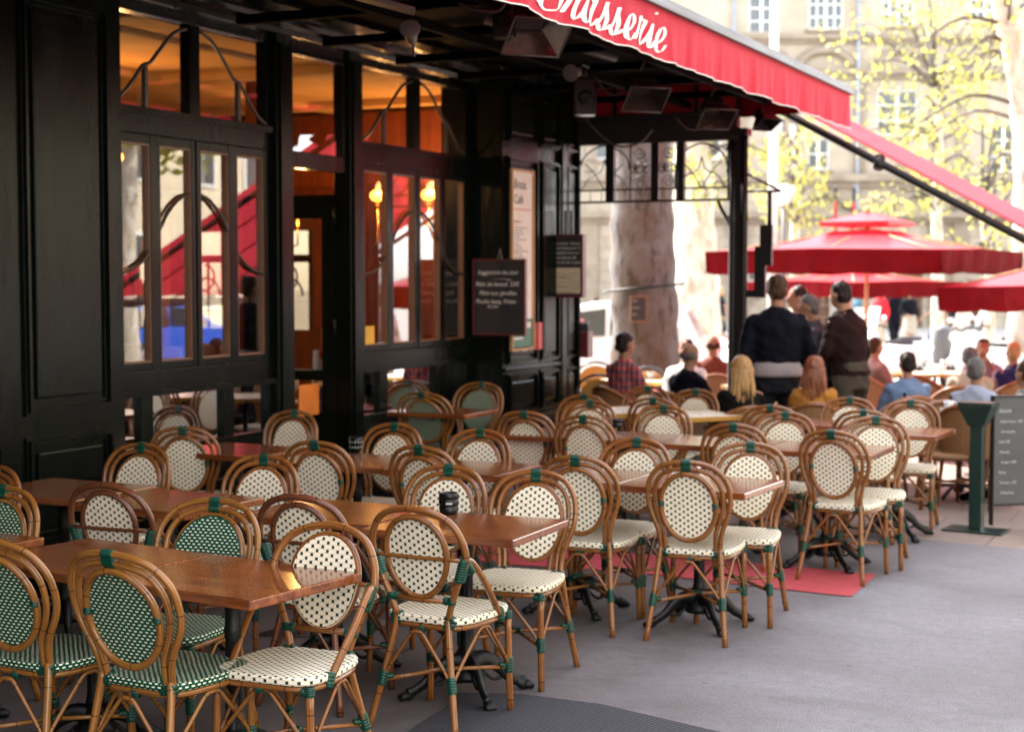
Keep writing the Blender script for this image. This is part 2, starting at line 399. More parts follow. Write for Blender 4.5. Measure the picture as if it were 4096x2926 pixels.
    def build(s, name, mats, parent=None, loc=None, rot=None):
        me = bpy.data.meshes.new(name); me.from_pydata(s.v, [], s.f)
        if not isinstance(mats, (list, tuple)): mats = [mats]
        for m in mats: me.materials.append(MATS[m] if isinstance(m, str) else m)
        uvl = me.uv_layers.new(name='UVMap').data
        li = 0
        flat = []
        for u in s.uv:
            for q in u: flat += [q[0], q[1]]
        uvl.foreach_set('uv', flat)
        me.polygons.foreach_set('material_index', s.mi); me.polygons.foreach_set('use_smooth', s.sm)
        me.update()
        o = bpy.data.objects.new(name, me); COL.objects.link(o)
        if parent is not None: o.parent = parent
        if loc is not None: o.location = loc
        if rot is not None: o.rotation_euler = rot
        return o
def resample(P, n):
    L = [0]
    for i in range(1, len(P)): L.append(L[-1]+(P[i]-P[i-1]).length)
    out = []; j = 0
    for k in range(n+1):
        t = L[-1]*k/n
        while j < len(P)-2 and L[j+1] < t: j += 1
        d = L[j+1]-L[j]; out.append(P[j].lerp(P[j+1], (t-L[j])/d if d > 0 else 0))
    return out
def smooth(pts, k=6, closed=False):
    """Catmull-Rom through the points"""
    P = [Vector(p) for p in pts]; n = len(P); out = []
    for i in range(n if closed else n-1):
        p0 = P[i-1] if (i > 0 or closed) else P[0]*2-P[1]
        p1 = P[i]; p2 = P[(i+1) % n]
        p3 = P[(i+2) % n] if (i+2 < n or closed) else P[-1]*2-P[-2]
        for j in range(k):
            t = j/k
            out.append(.5*((2*p1)+(p2-p0)*t+(2*p0-5*p1+4*p2-p3)*t*t+(3*p1-p0-3*p2+p3)*t**3))
    if not closed: out.append(P[-1])
    return out
def sub(P, a, b):
    n = len(P)-1; return P[int(a*n):int(b*n)+1]
def tag(o, label, cat, group=None, kind=None):
    if label: o['label'] = label
    if cat: o['category'] = cat
    if group: o['group'] = group
    if kind: o['kind'] = kind
    return o
def empty(name, loc, rz=0, label=None, cat=None, group=None):
    o = bpy.data.objects.new(name, None); COL.objects.link(o); o.location = loc; o.rotation_euler = (0, 0, rz)
    o.empty_display_size = .1
    return tag(o, label, cat, group)
def struct(o): o['kind'] = 'structure'; return o
KIDS = {}
def kids(o): return [c for c in COL.objects if c.parent == o]
def dup(root, loc, rz, label, ch=None):
    r = root.copy(); COL.objects.link(r); r.location = loc; r.rotation_euler = (0, 0, rz); r['label'] = label
    if root.name not in KIDS: KIDS[root.name] = [(c, kids(c)) for c in kids(root)]
    for c, g in KIDS[root.name]:
        d = c.copy(); COL.objects.link(d); d.parent = r
        for e in g:
            h = e.copy(); COL.objects.link(h); h.parent = d
    return r
def text(name, s, size, mat, parent, matrix, shear=0, ext=.0006, align='LEFT', space=1):
    cu = bpy.data.curves.new(name, 'FONT'); cu.body = s; cu.size = size; cu.shear = shear; cu.extrude = ext; cu.align_x = align; cu.resolution_u = 3; cu.space_character = space
    t = bpy.data.objects.new(name+'_src', cu); COL.objects.link(t)
    bpy.context.view_layer.update()
    me = bpy.data.meshes.new_from_object(t.evaluated_get(bpy.context.evaluated_depsgraph_get()))
    bpy.data.objects.remove(t); bpy.data.curves.remove(cu)
    me.materials.clear(); me.materials.append(MATS[mat]); me.transform(matrix)
    me.name = name
    o = bpy.data.objects.new(name, me); COL.objects.link(o); o.parent = parent
    return o
# ------------------------------------------------------------------ chairs
RAKE = .19
def backy(x, z): return -.185-(z-.44)*RAKE+.55*x*x
def B3(pts, off=0): return [Vector((x, backy(x, z)+off, z)) for x, z in pts]
def mirror(pts): return pts+[(-x, z) for x, z in reversed(pts) if abs(x) > 1e-6]
def oval(a, b, zc, n=40, egg=0):
    out = []
    for k in range(n):
        t = 2*PI*k/n; x = a*math.cos(t); z = b*math.sin(t)
        x *= (1+egg*z/b)
        out.append((x, zc+z))
    return out
def seat_outline(n=40, grow=0):
    out = []
    for k in range(n):
        t = 2*PI*k/n; c, s_ = math.cos(t), math.sin(t)
        e = .42
        x = math.copysign(abs(c)**e, c); y = math.copysign(abs(s_)**e, s_)
        wd = (.205 if y > 0 else .205-.02*abs(y))+grow
        out.append((x*wd, .01+y*(.205+grow)))
    return out
def add_seat(root, mat):
    mb = MB(); O = seat_outline(); n = len(O); L = [0]
    for i in range(n): L.append(L[-1]+math.dist(O[i], O[(i+1) % n]))
    prof = [(1., 0), (1.015, .006), (1.015, .020), (1.0, .025), (.965, .027), (.7, .026), (.4, .0235), (.15, .022)]
    z0 = .428
    for i in range(n):
        j = (i+1) % n
        for k in range(len(prof)-1):
            q = [(O[i][0]*prof[k][0], O[i][1]*prof[k][0], z0+prof[k][1]), (O[j][0]*prof[k][0], O[j][1]*prof[k][0], z0+prof[k][1]),
                 (O[j][0]*prof[k+1][0], O[j][1]*prof[k+1][0], z0+prof[k+1][1]), (O[i][0]*prof[k+1][0], O[i][1]*prof[k+1][0], z0+prof[k+1][1])]
            if k < 3: uv = [(L[i], q[0][2]), (L[i+1], q[1][2]), (L[i+1], q[2][2]), (L[i], q[3][2])]
            else: uv = [(p[0], p[1]) for p in q]
            mb.add(q, [(0,1,2,3)], [uv], 0, True)
    ct = [(O[i][0]*.15, O[i][1]*.15, z0+.022) for i in range(n)]
    mb.add(ct, [tuple(range(n))], [[(p[0], p[1]) for p in ct]], 0, True)
    bt = [(O[i][0], O[i][1], z0) for i in range(n)]
    mb.add(bt, [tuple(range(n))[::-1]], [[(p[0], p[1]) for p in bt][::-1]])
    mb.build('seat', mat, root)
def add_panel(root, mat, a, b, zc, egg, rim):
    mb = MB(); n = 40; O = oval(1, 1, 0, n)
    rings = [1, .97, .85, .6, .3]
    for side in (1, -1):
        P = []
        for r in rings:
            th = .006 if r < 1 else .0
            row = []
            for (x, z) in O:
                X = a*x*r*(1+egg*z*r); Z = zc+b*z*r
                row.append(Vector((X, backy(X, Z)+.004+side*th+.006*(1-r*r)*1, Z)))
            P.append(row)
        for k in range(len(rings)-1):
            for i in range(n):
                j = (i+1) % n; q = [P[k][i], P[k][j], P[k+1][j], P[k+1][i]]
                if side == 1: q = q[::-1]
                mb.add(q, [(0,1,2,3)], [[(p.x, p.z) for p in q]], 0, True)
        q = P[-1] if side == -1 else P[-1][::-1]
        mb.add(q, [tuple(range(n))], [[(p.x, p.z) for p in q]], 0, True)
    o = mb.build('backrest', mat, root)
    mb = MB(); mb.tube([Vector((a*x*(1+egg*z), backy(a*x, zc+b*z)+.006, zc+b*z)) for x, z in O], .0042, 6, closed=True)
    mb.build('piping', rim, o)
def under(root, cm, leg_in, rear_foot=(.20, -.27)):
    """legs, rails, arched braces, cross stretcher and their bindings"""
    fx, fy = .185, .185
    rt = (leg_in, -.185)
    legs = []
    for s in (1, -1):
        P = smooth([(s*fx, fy, .42), (s*(fx+.003), fy+.003, .2), (s*(fx+.008), fy+.01, 0)], 3)
        mb = MB(); mb.tube(P, .0145, 10); mb.build('leg', cm, root); legs.append(P)
    for s in (1, -1):
        P = smooth([(s*rt[0], rt[1]+.004, .46), (s*(rt[0]+.008), rt[1]-.008, .38), (s*(rt[0]*.5+rear_foot[0]*.5), (rt[1]+rear_foot[1])/2, .2), (s*rear_foot[0], rear_foot[1], 0)], 4)
        mb = MB(); mb.tube(P, .0145, 10); mb.build('leg', cm, root); legs.append(P)
    mb = MB(); rim = seat_outline(32, -.012); mb.tube([(x, y, .414) for x, y in rim], .0115, 8, closed=True)
    mb.build('seat_rail', cm, root)
    at = lambda P, z: min(P, key=lambda p: abs(p.z-z))
    fr, fl, rr, rl = [at(P, .21) for P in legs]
    mb = MB()
    for a, b in ((fr, fl), (rr, rl), (fr, rr), (fl, rl)):
        mid = (a+b)/2; mid.z = .398
        if abs(a.y-b.y) > .1: mid.x = math.copysign(.19, mid.x)
        for e in (a, b):
            d = mid-e
            P = smooth([e+Vector((0, 0, -.02)), e+Vector((d.x*.12, d.y*.12, .03)), e+Vector((d.x*.62, d.y*.62, .145)), e+Vector((d.x*.86, d.y*.86, d.z-.004)), mid+Vector((d.x*.05, d.y*.05, 0))], 4)
            mb.tube(P, .0075, 7)
    mb.build('brace', cm, root)
    c = Vector((0, -.02, .205))
    for k, e in enumerate((fr, fl, rr, rl)):
        mb = MB(); mb.tube([e+Vector((0, 0, -.01)), c], .009, 7); mb.build('stretcher', cm, root)
    for P, e in zip(legs, (fr, fl, rr, rl)):
        mb = MB(); lo = at(P, .19); hi = at(P, .245)
        i, j = P.index(hi), P.index(lo)
        S = [p for p in P if .17 < p.z < .26]
        if len(S) < 2: S = [e+Vector((0, 0, .03)), e-Vector((0, 0, .03))]
        d = (S[-1]-S[0]).normalized()
        mb.wrap([e-d*.032, e+d*.032], .0185, 6)
        q = (c-e).normalized(); mb.wrap([e+q*.016, e+q*.042], .0125, 3, 8)
        mb.build('binding', 'binding', root)
    mb = MB(); mb.wrap([c+Vector((-.022, 0, 0)), c+Vector((.022, 0, 0))], .015, 4); mb.build('binding', 'binding', root)
    for m_ in ((.0, .197), (.0, -.182), (.178, .01), (-.178, .01)):
        mb = MB(); d = Vector((0, 1, 0)) if m_[0] else Vector((1, 0, 0)); p = Vector((*m_, .405))
        mb.wrap([p-d*.011, p+d*.011], .0175, 3, 8); mb.build('binding', 'binding', root)
    for s in (1, -1):
        mb = MB(); p = Vector((s*fx, fy, .412)); mb.wrap([p+Vector((0, 0, -.02)), p+Vector((0, 0, .012))], .0185, 4, 8)
        mb.wrap([p+Vector((-s*.004, 0, -.008)), p+Vector((-s*.03, .004, -.004))], .016, 3, 8); mb.build('binding', 'binding', root)
    return legs
def side_chair(cm, wm, rim, ringmat, tagm=False, wd=1., rake=.19):
    global RAKE
    RAKE = rake
    root = empty('bistro_chair', (0, 0, 0)); root['category'] = 'chair'
    outer = mirror([(.150, .425), (.153, .50), (.166, .56), (.196, .64), (.208, .71), (.196, .79), (.150, .855), (.080, .885), (0, .893)])
    outer = [(x*(1+(wd-1)*min(1, max(0, (z-.44)/.2))), z) for x, z in outer]
    inner = mirror([(.126, .425), (.128, .50), (.134, .55), (.158, .62), (.172, .69), (.166, .765), (.130, .825), (.070, .853), (0, .861)])
    inner = [(x*(1+(wd-1)*min(1, max(0, (z-.44)/.2))), z) for x, z in inner]
    under(root, cm, .150)
    for nm, pts, r in (('outer_hoop', outer, .0130), ('inner_hoop', inner, .0118)):
        P = smooth(B3(pts), 5); mb = MB(); mb.tube(P, r, 10); mb.build(nm, cm, root)
    mb = MB(); P = B3(oval(.139*wd, .168, .667, 40, .04), -.006); mb.tube(P, .0135, 10, closed=True, flat=1); mb.build('panel_frame', ringmat, root)
    add_panel(root, wm, .137*wd, .166, .667, .04, rim)
    add_seat(root, wm)
    # bindings: crown, panel sides, seat corners
    mb = MB(); n = 14
    for r_, zc in ((.0155, .893), (.0145, .861)):
        P = [Vector((x, backy(x, zc), zc-.9*x*x)) for x in [(-.024+.048*i/8) for i in range(9)]]
        mb.wrap(P, r_, 6, 10)
    mb.bbox(-.024, .024, backy(0, .877)-.0145, backy(0, .877)+.0145, .862, .892, .003)
    mb.build('binding', 'binding', root)
    for s in (1, -1):
        mb = MB(); a = Vector((s*.136*wd, backy(.136*wd, .69)-.005, .68)); mb.wrap([a+Vector((0, 0, -.012)), a+Vector((0, 0, .012))], .0165, 3, 8)
        mb.build('binding', 'binding', root)
        mb = MB(); a = Vector((s*.138, backy(.138, .44), .435))
        mb.wrap([a+Vector((-s*.03, 0, -.016)), a+Vector((s*.026, 0, .018))], .0185, 4, 10)
        mb.wrap([a+Vector((-s*.03, 0, .018)), a+Vector((s*.026, 0, -.016))], .0185, 4, 10)
        mb.build('binding', 'binding', root)
    if tagm:
        MB().box(.03, .065, -.211, -.207, .405, .420).build('maker_plate', 'gold', root)
    RAKE = .19
    return root
def arm_chair(cm, wm, rim, ringmat):
    root = empty('bistro_armchair', (0, 0, 0)); root['category'] = 'armchair'
    under(root, cm, .118)
    hoop = mirror([(.190, .640), (.212, .69), (.207, .765), (.165, .840), (.090, .880), (0, .892)])
    H = smooth(B3(hoop), 6); mb = MB(); mb.tube(H, .0145, 10); mb.build('hoop', cm, root)
    for s in (1, -1):
        P = smooth(B3([(s*.204, .690), (s*.182, .62), (s*.145, .53), (s*.118, .45)], -.004), 4)
        mb = MB(); mb.tube(P, .0138, 10); mb.build('back_post', cm, root)
        p0 = Vector((s*.206, backy(.206, .70), .695)); p1 = Vector((s*.202, .085, .425))
        mb = MB(); mb.tube(smooth([p0, p0.lerp(p1, .08)+Vector((s*.008, .03, .004)), p0.lerp(p1, .5)+Vector((s*.012, .012, .012)), p1], 5), .0138, 10); mb.build('arm', cm, root)
        mb = MB(); a = Vector((s*.205, backy(.205, .68), .69)); d = (B3([(s*.182, .62)])[0]-a).normalized()
        mb.wrap([a-d*.012, a+d*.085], .0215, 9, 10, flat=1.25)
        e = (p1-p0).normalized(); mb.wrap([p0, p0+e*.075], .019, 7, 10)
        mb.build('binding', 'binding', root)
        mb = MB(); mb.wrap([p1+Vector((0, -.004, .03)), p1+Vector((0, .006, -.02))], .0185, 4); mb.build('binding', 'binding', root)
        mb = MB(); a = Vector((s*.120, backy(.12, .44), .435))
        mb.wrap([a+Vector((-s*.022, 0, -.016)), a+Vector((s*.022, 0, .018))], .018, 4, 10)
        mb.wrap([a+Vector((-s*.022, 0, .018)), a+Vector((s*.022, 0, -.016))], .018, 4, 10); mb.build('binding', 'binding', root)
        mb = MB(); a = Vector((s*.140, backy(.14, .525)-.002, .525)); mb.wrap([a, a+Vector((-s*.035, .002, -.001))], .0165, 4, 8)
        mb.wrap([a+Vector((0, 0, -.014)), a+Vector((0, 0, .016))], .0175, 3, 8); mb.build('binding', 'binding', root)
    mb = MB(); mb.tube([Vector((x, backy(.2, .695)-.012-.25*(.04-x*x), .695)) for x in [-.2+.4*i/10 for i in range(11)]], .0085, 8); mb.build('cross_bar', cm, root)
    mb = MB(); mb.tube([Vector((-.14, backy(.14, .525), .525)), Vector((0, backy(0, .525)-.004, .522)), Vector((.14, backy(.14, .525), .525))], .012, 8); mb.build('lower_bar', cm, root)
    mb = MB(); mb.tube(B3(oval(.137, .163, .696, 40, .09), -.002), .0125, 10, closed=True); mb.build('panel_frame', ringmat, root)
    add_panel(root, wm, .139, .165, .696, .09, rim)
    add_seat(root, wm)
    return root
M('rim_cream', (.62, .50, .33), .4)
proto = {'A': side_chair('cane', 'weave_cream', 'cane', 'cane', True),
         'G': side_chair('cane_gold', 'weave_green', 'binding', 'cane_gold', False, 1.12, .27),
         'C': arm_chair('cane', 'weave_cream', 'rim_cream', 'cane')}
proto['D'] = arm_chair('cane_dark', 'weave_cream', 'rim_cream', 'cane_dark')
used = set()
def chair(kind, x, y, rz, label, group):
    """x, y: ground point under the crown of the back; rz: heading of the sitter, 0 = +Y"""
    a = R(rz); d = .308 if kind == 'G' else .272; ox, oy = x-math.sin(a)*d, y+math.cos(a)*d
    p = proto[kind]
    if kind not in used:
        used.add(kind); p.location = (ox, oy, 0); p.rotation_euler = (0, 0, a); p['label'] = label; o = p
    else: o = dup(p, (ox, oy, 0), a, label)
    o['group'] = group
    return o
GA, GG, GC = 'cream woven bistro chairs', 'green woven bistro chairs', 'bistro armchairs with slanted arms'
FACE = 180
CH = [
 ('G', -53, 2161, -3, 'green woven chair cut off by left edge beside nearest table', GG),
 ('G', 431, 2214, -4, 'green woven chair with big oval back right in front of nearest table', GG),
 ('G', 13, 1949, 183, 'green woven chair at far left facing us behind small table corner', GG),
 ('G', 865, 2001, 184, 'golden framed green woven chair facing us behind the nearest table', GG),
 ('G', 935*1.8018, 872*1.8018, 3, 'dark green woven chair seen from behind below right shop window', GG),
 ('G', 1070*1.8018, 850*1.8018, 178, 'dark green woven chair facing us beneath the hanging chalkboard', GG),
 ('A', -18, 1865, 176, 'cream woven chair mostly cut off at left edge beside dark pilaster', GA),
 ('A', 316*1.8018, 987*1.8018, 182, 'cream woven chair facing us in front of pilaster and left window corner', GA),
 ('A', 405*1.8018, 950*1.8018, 22, 'cream woven chair turned away below the left shop window', GA),
 ('A', 588*1.8018, 1013*1.8018, 186, 'cream woven chair facing us at the right end of dark paired tables', GA),
 ('A', 655*1.8018, 913*1.8018, 178, 'cream woven chair facing us in front of the open doorway', GA),
 ('A', 698*1.8018, 982*1.8018, 6, 'cream woven chair with brown oval back left of the perforated dark cup', GA),
 ('A', 877*1.8018, 942*1.8018, 180, 'cream woven chair facing us just right of the perforated dark cup', GA),
 ('A', 930*1.8018, 992*1.8018, -2, 'cream woven chair seen from behind, nearest above the black ribbed pot', GA),
 ('A', 1068*1.8018, 955*1.8018, 181, 'cream woven chair facing us across the table with the perforated cup, right side', GA),
 ('A', 998*1.8018, 1035*1.8018, 183, 'cream woven chair facing us directly behind the black ribbed pot', GA),
 ('A', 1192*1.8018, 1047*1.8018, 184, 'cream woven chair facing us at right corner of the table with ribbed pot', GA),
 ('A', 1163*1.8018, 915*1.8018, 5, 'cream woven chair seen from behind, standing before the panelled pillar base', GA),
 ('A', 1277*1.8018, 1015*1.8018, 3, 'cream woven chair seen from behind standing at left end of red carpet', GA),
 ('A', 1415*1.8018, 975*1.8018, 182, 'cream woven chair facing us, left of the two across from the red carpet', GA),
 ('A', 1294*1.8018, 925*1.8018, 3, 'cream woven chair seen from behind left of the small black tabletop pot', GA),
 ('A', 1298*1.8018, 878*1.8018, 180, 'hindmost cream woven chair tucked beside the corner of the shop pillar', GA),
 ('A', 1311*1.8018, 891*1.8018, 184, 'cream woven chair facing us behind the small black tabletop pot', GA),
 ('A', 1439*1.8018, 859*1.8018, 180, 'small distant cream woven chair just below the bald man in dark suit', GA),
 ('A', 1450*1.8018, 885*1.8018, 3, 'distant cream woven chair seen from behind below the bald man in suit', GA),
 ('A', 1475*1.8018, 902*1.8018, 184, 'cream woven chair facing us right of the small black tabletop pot', GA),
 ('A', 1546*1.8018, 866*1.8018, 176, 'distant cream woven chair next to the blonde woman in black jacket', GA),
 ('A', 1523*1.8018, 1026*1.8018, 4, 'cream woven chair seen from behind standing alone on red carpet edge', GA),
 ('A', 1667*1.8018, 985*1.8018, 186, 'cream woven chair facing us, right of the two across from the red carpet', GA),
 ('A', 1628*1.8018, 943*1.8018, 4, 'cream woven chair seen from behind between two tables right of centre', GA),
 ('A', 1710*1.8018, 902*1.8018, 8, 'distant cream woven chair half hidden behind another below the mustard jacket', GA),
 ('A', 1745*1.8018, 917*1.8018, 184, 'cream woven chair facing us below the woman in mustard jacket', GA),
 ('A', 1845*1.8018, 958*1.8018, -6, 'cream woven chair seen from behind, rightmost of those turned away, on bare pavement', GA),
 ('A', 1945*1.8018, 927*1.8018, 188, 'cream woven chair facing us behind the right tabletop corner', GA),
 ('A', 1917*1.8018, 913*1.8018, 5, 'cream woven chair mostly hidden behind the one at right tabletop corner', GA),
 ('A', 1887*1.8018, 884*1.8018, 182, 'distant cream woven chair between mustard jacket and blue shirt sitters', GA),
 ('A', 2022*1.8018, 890*1.8018, 186, 'rightmost cream woven chair facing us beside the brown wicker armchair', GA),
 ('D', 411, 1939, 3, 'dark brown armchair seen from behind at left between two table rows', GC),
 ('D', 1185, 1986, 2, 'dark brown armchair half hidden behind the nearer ones at centre left', GC),
 ('C', 1642, 2032, -3, 'cream woven armchair seen from behind in front of black ribbed pot', GC),
 ('C', 1324, 2098, 181, 'cream woven armchair facing left at right end of nearest table', GC),
]
for k, px, py, rz, lb, g in CH:
    p = W(px, py, h=.893)
    chair(k, p.x, p.y, rz, lb, g)

# ------------------------------------------------------------------ tables
def make_table():
    root = empty('cafe_table', (0, 0, 0)); root['category'] = 'table'; root['group'] = 'dark wood cafe tables'
    mb = MB(); mb.bbox(-.348, .348, -.295, .295, .705, .740, .006); mb.build('tabletop', 'table_wood', root)
    mb = MB(); mb.bbox(-.22, .22, -.03, .03, .690, .703, .003); mb.bbox(-.03, .03, -.2, .2, .676, .689, .003)
    mb.build('top_bracket', 'iron', root)
    mb = MB(); mb.lathe([(.045, .676), (.045, .66), (.030, .65), (.030, .63), (.028, .62), (.028, .56), (.030, .555), (.032, .545), (.028, .535), (.031, .525), (.026, .515), (.028, .30), (.030, .22), (.034, .20), (.036, .185), (.028, .17), (.040, .15), (.052, .12), (.085, .09), (.07, .07), (.02, .06)], n=16)
    for k in range(8):
        a = 2*PI*k/8; mb.tube([(.023*math.cos(a), .023*math.sin(a), .51), (.026*math.cos(a), .026*math.sin(a), .22)], .004, 5)
    mb.build('column', 'iron', root)
    for k in range(4):
        a = PI/4+k*PI/2; c, s = math.cos(a), math.sin(a)
        mb = MB(); P = smooth([(.03*c, .03*s, .14), (.08*c, .08*s, .15), (.14*c, .14*s, .12), (.19*c, .19*s, .07), (.24*c, .24*s, .04), (.265*c, .265*s, .03)], 4)
        n = len(P); mb.tube(P, [.046-.022*math.sin(PI*.6*i/n)+(.006 if i > n-5 else 0) for i in range(n)], 8, flat=.62)
        for t in (-.35, 0, .35):
            q = Vector((.262*c, .262*s, .02)); d = Vector((math.cos(a+t), math.sin(a+t), 0))
            mb.tube([q-d*.01, q+d*.022+Vector((0, 0, .004)), q+d*.045+Vector((0, 0, -.006))], [.018, .019, .011], 7)
        P2 = smooth([(.07*c, .07*s, .10), (.12*c, .12*s, .06), (.17*c, .17*s, .075), (.15*c, .15*s, .10)], 4); mb.tube(P2, .008, 6)
        mb.build('foot', 'iron', root)
    return root
T0 = make_table(); tfirst = [True]
def table(cx, cy, rz, label):
    if tfirst[0]:
        tfirst[0] = False; T0.location = (cx, cy, 0); T0.rotation_euler = (0, 0, R(rz)); T0['label'] = label; return T0
    return dup(T0, (cx, cy, 0), R(rz), label)
for (cx, cy, rz, lb) in [
 (2.385, 4.575, -7.5, 'nearest brown wooden table, the piece whose free corner points to us'),
 (1.69, 4.665, -7.5, 'left half of the nearest paired brown tables, behind the green chair'),
 (.85, 4.66, -3, 'table whose corner just enters at the left edge of the frame'),
 (2.61, 5.97, 1, 'brown table carrying the black ribbed pot, right piece with free corner'),
 (1.90, 6.06, 0, 'brown table joined left of the one with the ribbed pot'),
 (1.00, 6.02, -3, 'dark table at left, right piece of the pair behind the brown armchair'),
 (.27, 6.14, -2, 'dark table against the pilaster, left piece of its pair'),
 (.02, 8.0, -4, 'dark table under the left shop window'),
 (1.67, 7.78, 0, 'table with pale shiny edge, right neighbour of the one with perforated cup'),
 (.97, 7.82, 0, 'table carrying the dark perforated cup near the doorway'),
 (3.08, 7.70, -3, 'brown table with pale end edge behind chair on the red carpet'),
 (2.37, 7.76, -1, 'brown table joined on the left above the red carpet'),
 (-.16, 11.05, 0, 'small dark table below the right shop window between two green chairs'),
 (1.90, 9.75, 0, 'table at centre right joined to the one with the small black pot'),
 (1.20, 9.78, 0, 'table carrying the small black pot'),
 (3.27, 9.62, -2, 'table with shiny corner behind the rightmost turned-away chair'),
 (2.57, 9.68, -1, 'table joined left of the one behind rightmost turned-away chair'),
 (2.67, 11.30, 0, 'purplish brown table in the back row below the mustard jacket'),
 (3.42, 10.93, -3, 'rightmost brown table of the back row near the wicker armchair')]:
    table(cx, cy, rz, lb)
# things on the tables
c = W(1795, 2052, h=.741)
o = empty('ashtray_pot', c, 0, 'black ribbed round pot standing on the brown table at centre', 'pot')
mb = MB(); mb.lathe([(.028, 0), (.040, .001), (.042, .012), (.044, .03), (.041, .032), (.041, .036), (.044, .038), (.045, .06), (.042, .062), (.042, .066), (.045, .068), (.044, .090), (.040, .094), (.036, .092), (.034, .05), (.0, .045)], n=28); mb.build('pot_body', 'black_plastic', o)
mb = MB()
for k in range(4): mb.box(-.003, .003, -.0462, -.0452, .045, .053, mat=Matrix.Rotation(R(16+k*9), 4, 'Z'))
mb.build('lettering', 'chalk_grey', o)
c = W(790*1.8018, 1000*1.8018, h=.741)
o = empty('candle_cup', c, 0, 'dark perforated cup on the table near the doorway', 'cup')
mb = MB(); mb.lathe([(.03, 0), (.036, .001), (.040, .06), (.041, .085), (.038, .085), (.036, .06), (.032, .01), (0, .01)], n=20); mb.build('cup_body', 'black_plastic', o)
mb = MB()
for k in range(14):
    for j in range(2): mb.box(-.0025, .0025, -.0412, -.0402, .02+j*.03, .03+j*.03, mat=Matrix.Rotation(2*PI*k/14, 4, 'Z'))
mb.build('slots', 'chalk_grey', o)
c = W(1370*1.8018, 948*1.8018, h=.741)
mb = MB(); mb.lathe([(.03, 0), (.038, .001), (.038, .028), (.034, .03), (.034, .036), (.038, .038), (.038, .06), (.033, .062), (.03, .03), (0, .03)], n=20)
tag(mb.build('ashtray_pot', 'black_plastic', loc=c), 'small black pot standing on the middle table behind', 'pot')
# ------------------------------------------------------------------ ground
def sheet(name, mat, pts, z, kind=True):
    mb = MB(); mb.add([(p[0], p[1], z if len(p) == 2 else p[2]) for p in pts], [tuple(range(len(pts)))])
    o = mb.build(name, mat)
    if kind: struct(o)
    return o
def gz(x, y):                                   # the square falls gently away from the shop
    d = -(x-CAMX)*math.sin(YAW)+y*math.cos(YAW)
    return -.18*min(1, max(0, (d-17)/28))
mb = MB(); NX, NY = 60, 60
xs = [-160+320*i/NX for i in range(NX+1)]; ys = [-60+260*i/NY for i in range(NY+1)]
vs = [(x, y, gz(x, y)-.008) for y in ys for x in xs]
mb.add(vs, [(j*(NX+1)+i, j*(NX+1)+i+1, (j+1)*(NX+1)+i+1, (j+1)*(NX+1)+i) for j in range(NY) for i in range(NX)], None, 0, True)
struct(mb.build('ground', 'plaza'))
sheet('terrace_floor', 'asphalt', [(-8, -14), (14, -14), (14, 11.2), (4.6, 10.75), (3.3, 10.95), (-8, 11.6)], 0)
sheet('pavement', 'paving', [(-8, 11.604), (3.3, 10.954), (4.6, 10.754), (14, 11.204), (14, 16.4), (-8, 19)], -.002)
a = W(3505, 2300, h=0); b = W(3406, 2387, h=0); c = W(2501, 2286, h=0); d = W(2027, 2259, h=0)
mb = MB(); T = [W(3505, 2300, h=0), W(3300, 2279, h=0), W(2583, 2218, h=0), W(2027, 2184, h=0)]
lf = [Vector((-.3, 9.9, 0)), Vector((-.3, 9.1, 0))]
Bt = [b, W(3300, 2377, h=0), c, d]
for k in range(3):
    q = [Bt[k], T[k], T[k+1], Bt[k+1]]
    mb.add([p+Vector((0, 0, .006)) for p in q], [(0,1,2,3)])
mb.add([p+Vector((0, 0, .006)) for p in (Bt[3], T[3], lf[0], lf[1])], [(0,1,2,3)])
tag(mb.build('red_carpet', 'red_mat'), 'long faded red carpet running under the chairs to the shop door', 'carpet')
P = [W(1540, 3010, h=0), W(1668, 2905, h=0), W(1785, 2832, h=0), W(1822, 2776, h=0), W(2078, 2781, h=0), W(2404, 2822, h=0), W(2880, 2935, h=0), W(2950, 3500, h=0), W(1500, 3500, h=0)]
mb = MB(); mb.add([(p.x, p.y, .010) for p in P]+[(p.x, p.y, .001) for p in P], [tuple(range(len(P)))]+[(i, i+len(P), (i+1) % len(P)+len(P), (i+1) % len(P)) for i in range(len(P))])
tag(mb.build('ribbed_mat', 'ribbed_mat'), 'black ribbed rubber mat lying in the foreground', 'mat')
P = [W(1010, 2545, h=0), W(1230, 2480, h=0), W(1590, 2486, h=0), W(1440, 2556, h=0)]
o = empty('floor_grate', (P[0]+P[2])/2, 0, 'worn metal grid set in the floor beneath the nearest tables', 'grate')
mb = MB()
for i in range(26):
    t = i/25; a = P[0].lerp(P[3], t)-o.location; b = P[1].lerp(P[2], t)-o.location; mb.tube([a+Vector((0,0,.006)), b+Vector((0,0,.006))], .003, 4)
for i in range(20):
    t = i/19; a = P[0].lerp(P[1], t)-o.location; b = P[3].lerp(P[2], t)-o.location; mb.tube([a+Vector((0,0,.008)), b+Vector((0,0,.008))], .003, 4)
mb.build('grid', 'grate', o)

# ------------------------------------------------------------------ the brasserie building
YE = 14.15                                # its far corner
ZT = 3.42                                 # head of the windows
cafe = empty('brasserie_building', (FX, 9, 0), 0, 'dark green painted brasserie front with tall windows and panelled pilasters', 'building')
cafe['kind'] = 'structure'; del cafe['kind']
def cb(mb, name, mat):                    # build a part given in world coordinates
    o = mb.build(name, mat, cafe); o.data.transform(Matrix.Translation(-cafe.location)); return o
py = lambda px, yy=1110: W(px, yy, x=FX).y
yA, yB = py(440), py(1088)                # window 1
yC, yD = py(1160), py(1385)               # door
yE1, yF = py(1440), py(1875)              # window 2
PF = FX+.30                               # front of the corner pilaster
yG = W(2009, 1000, x=PF).y
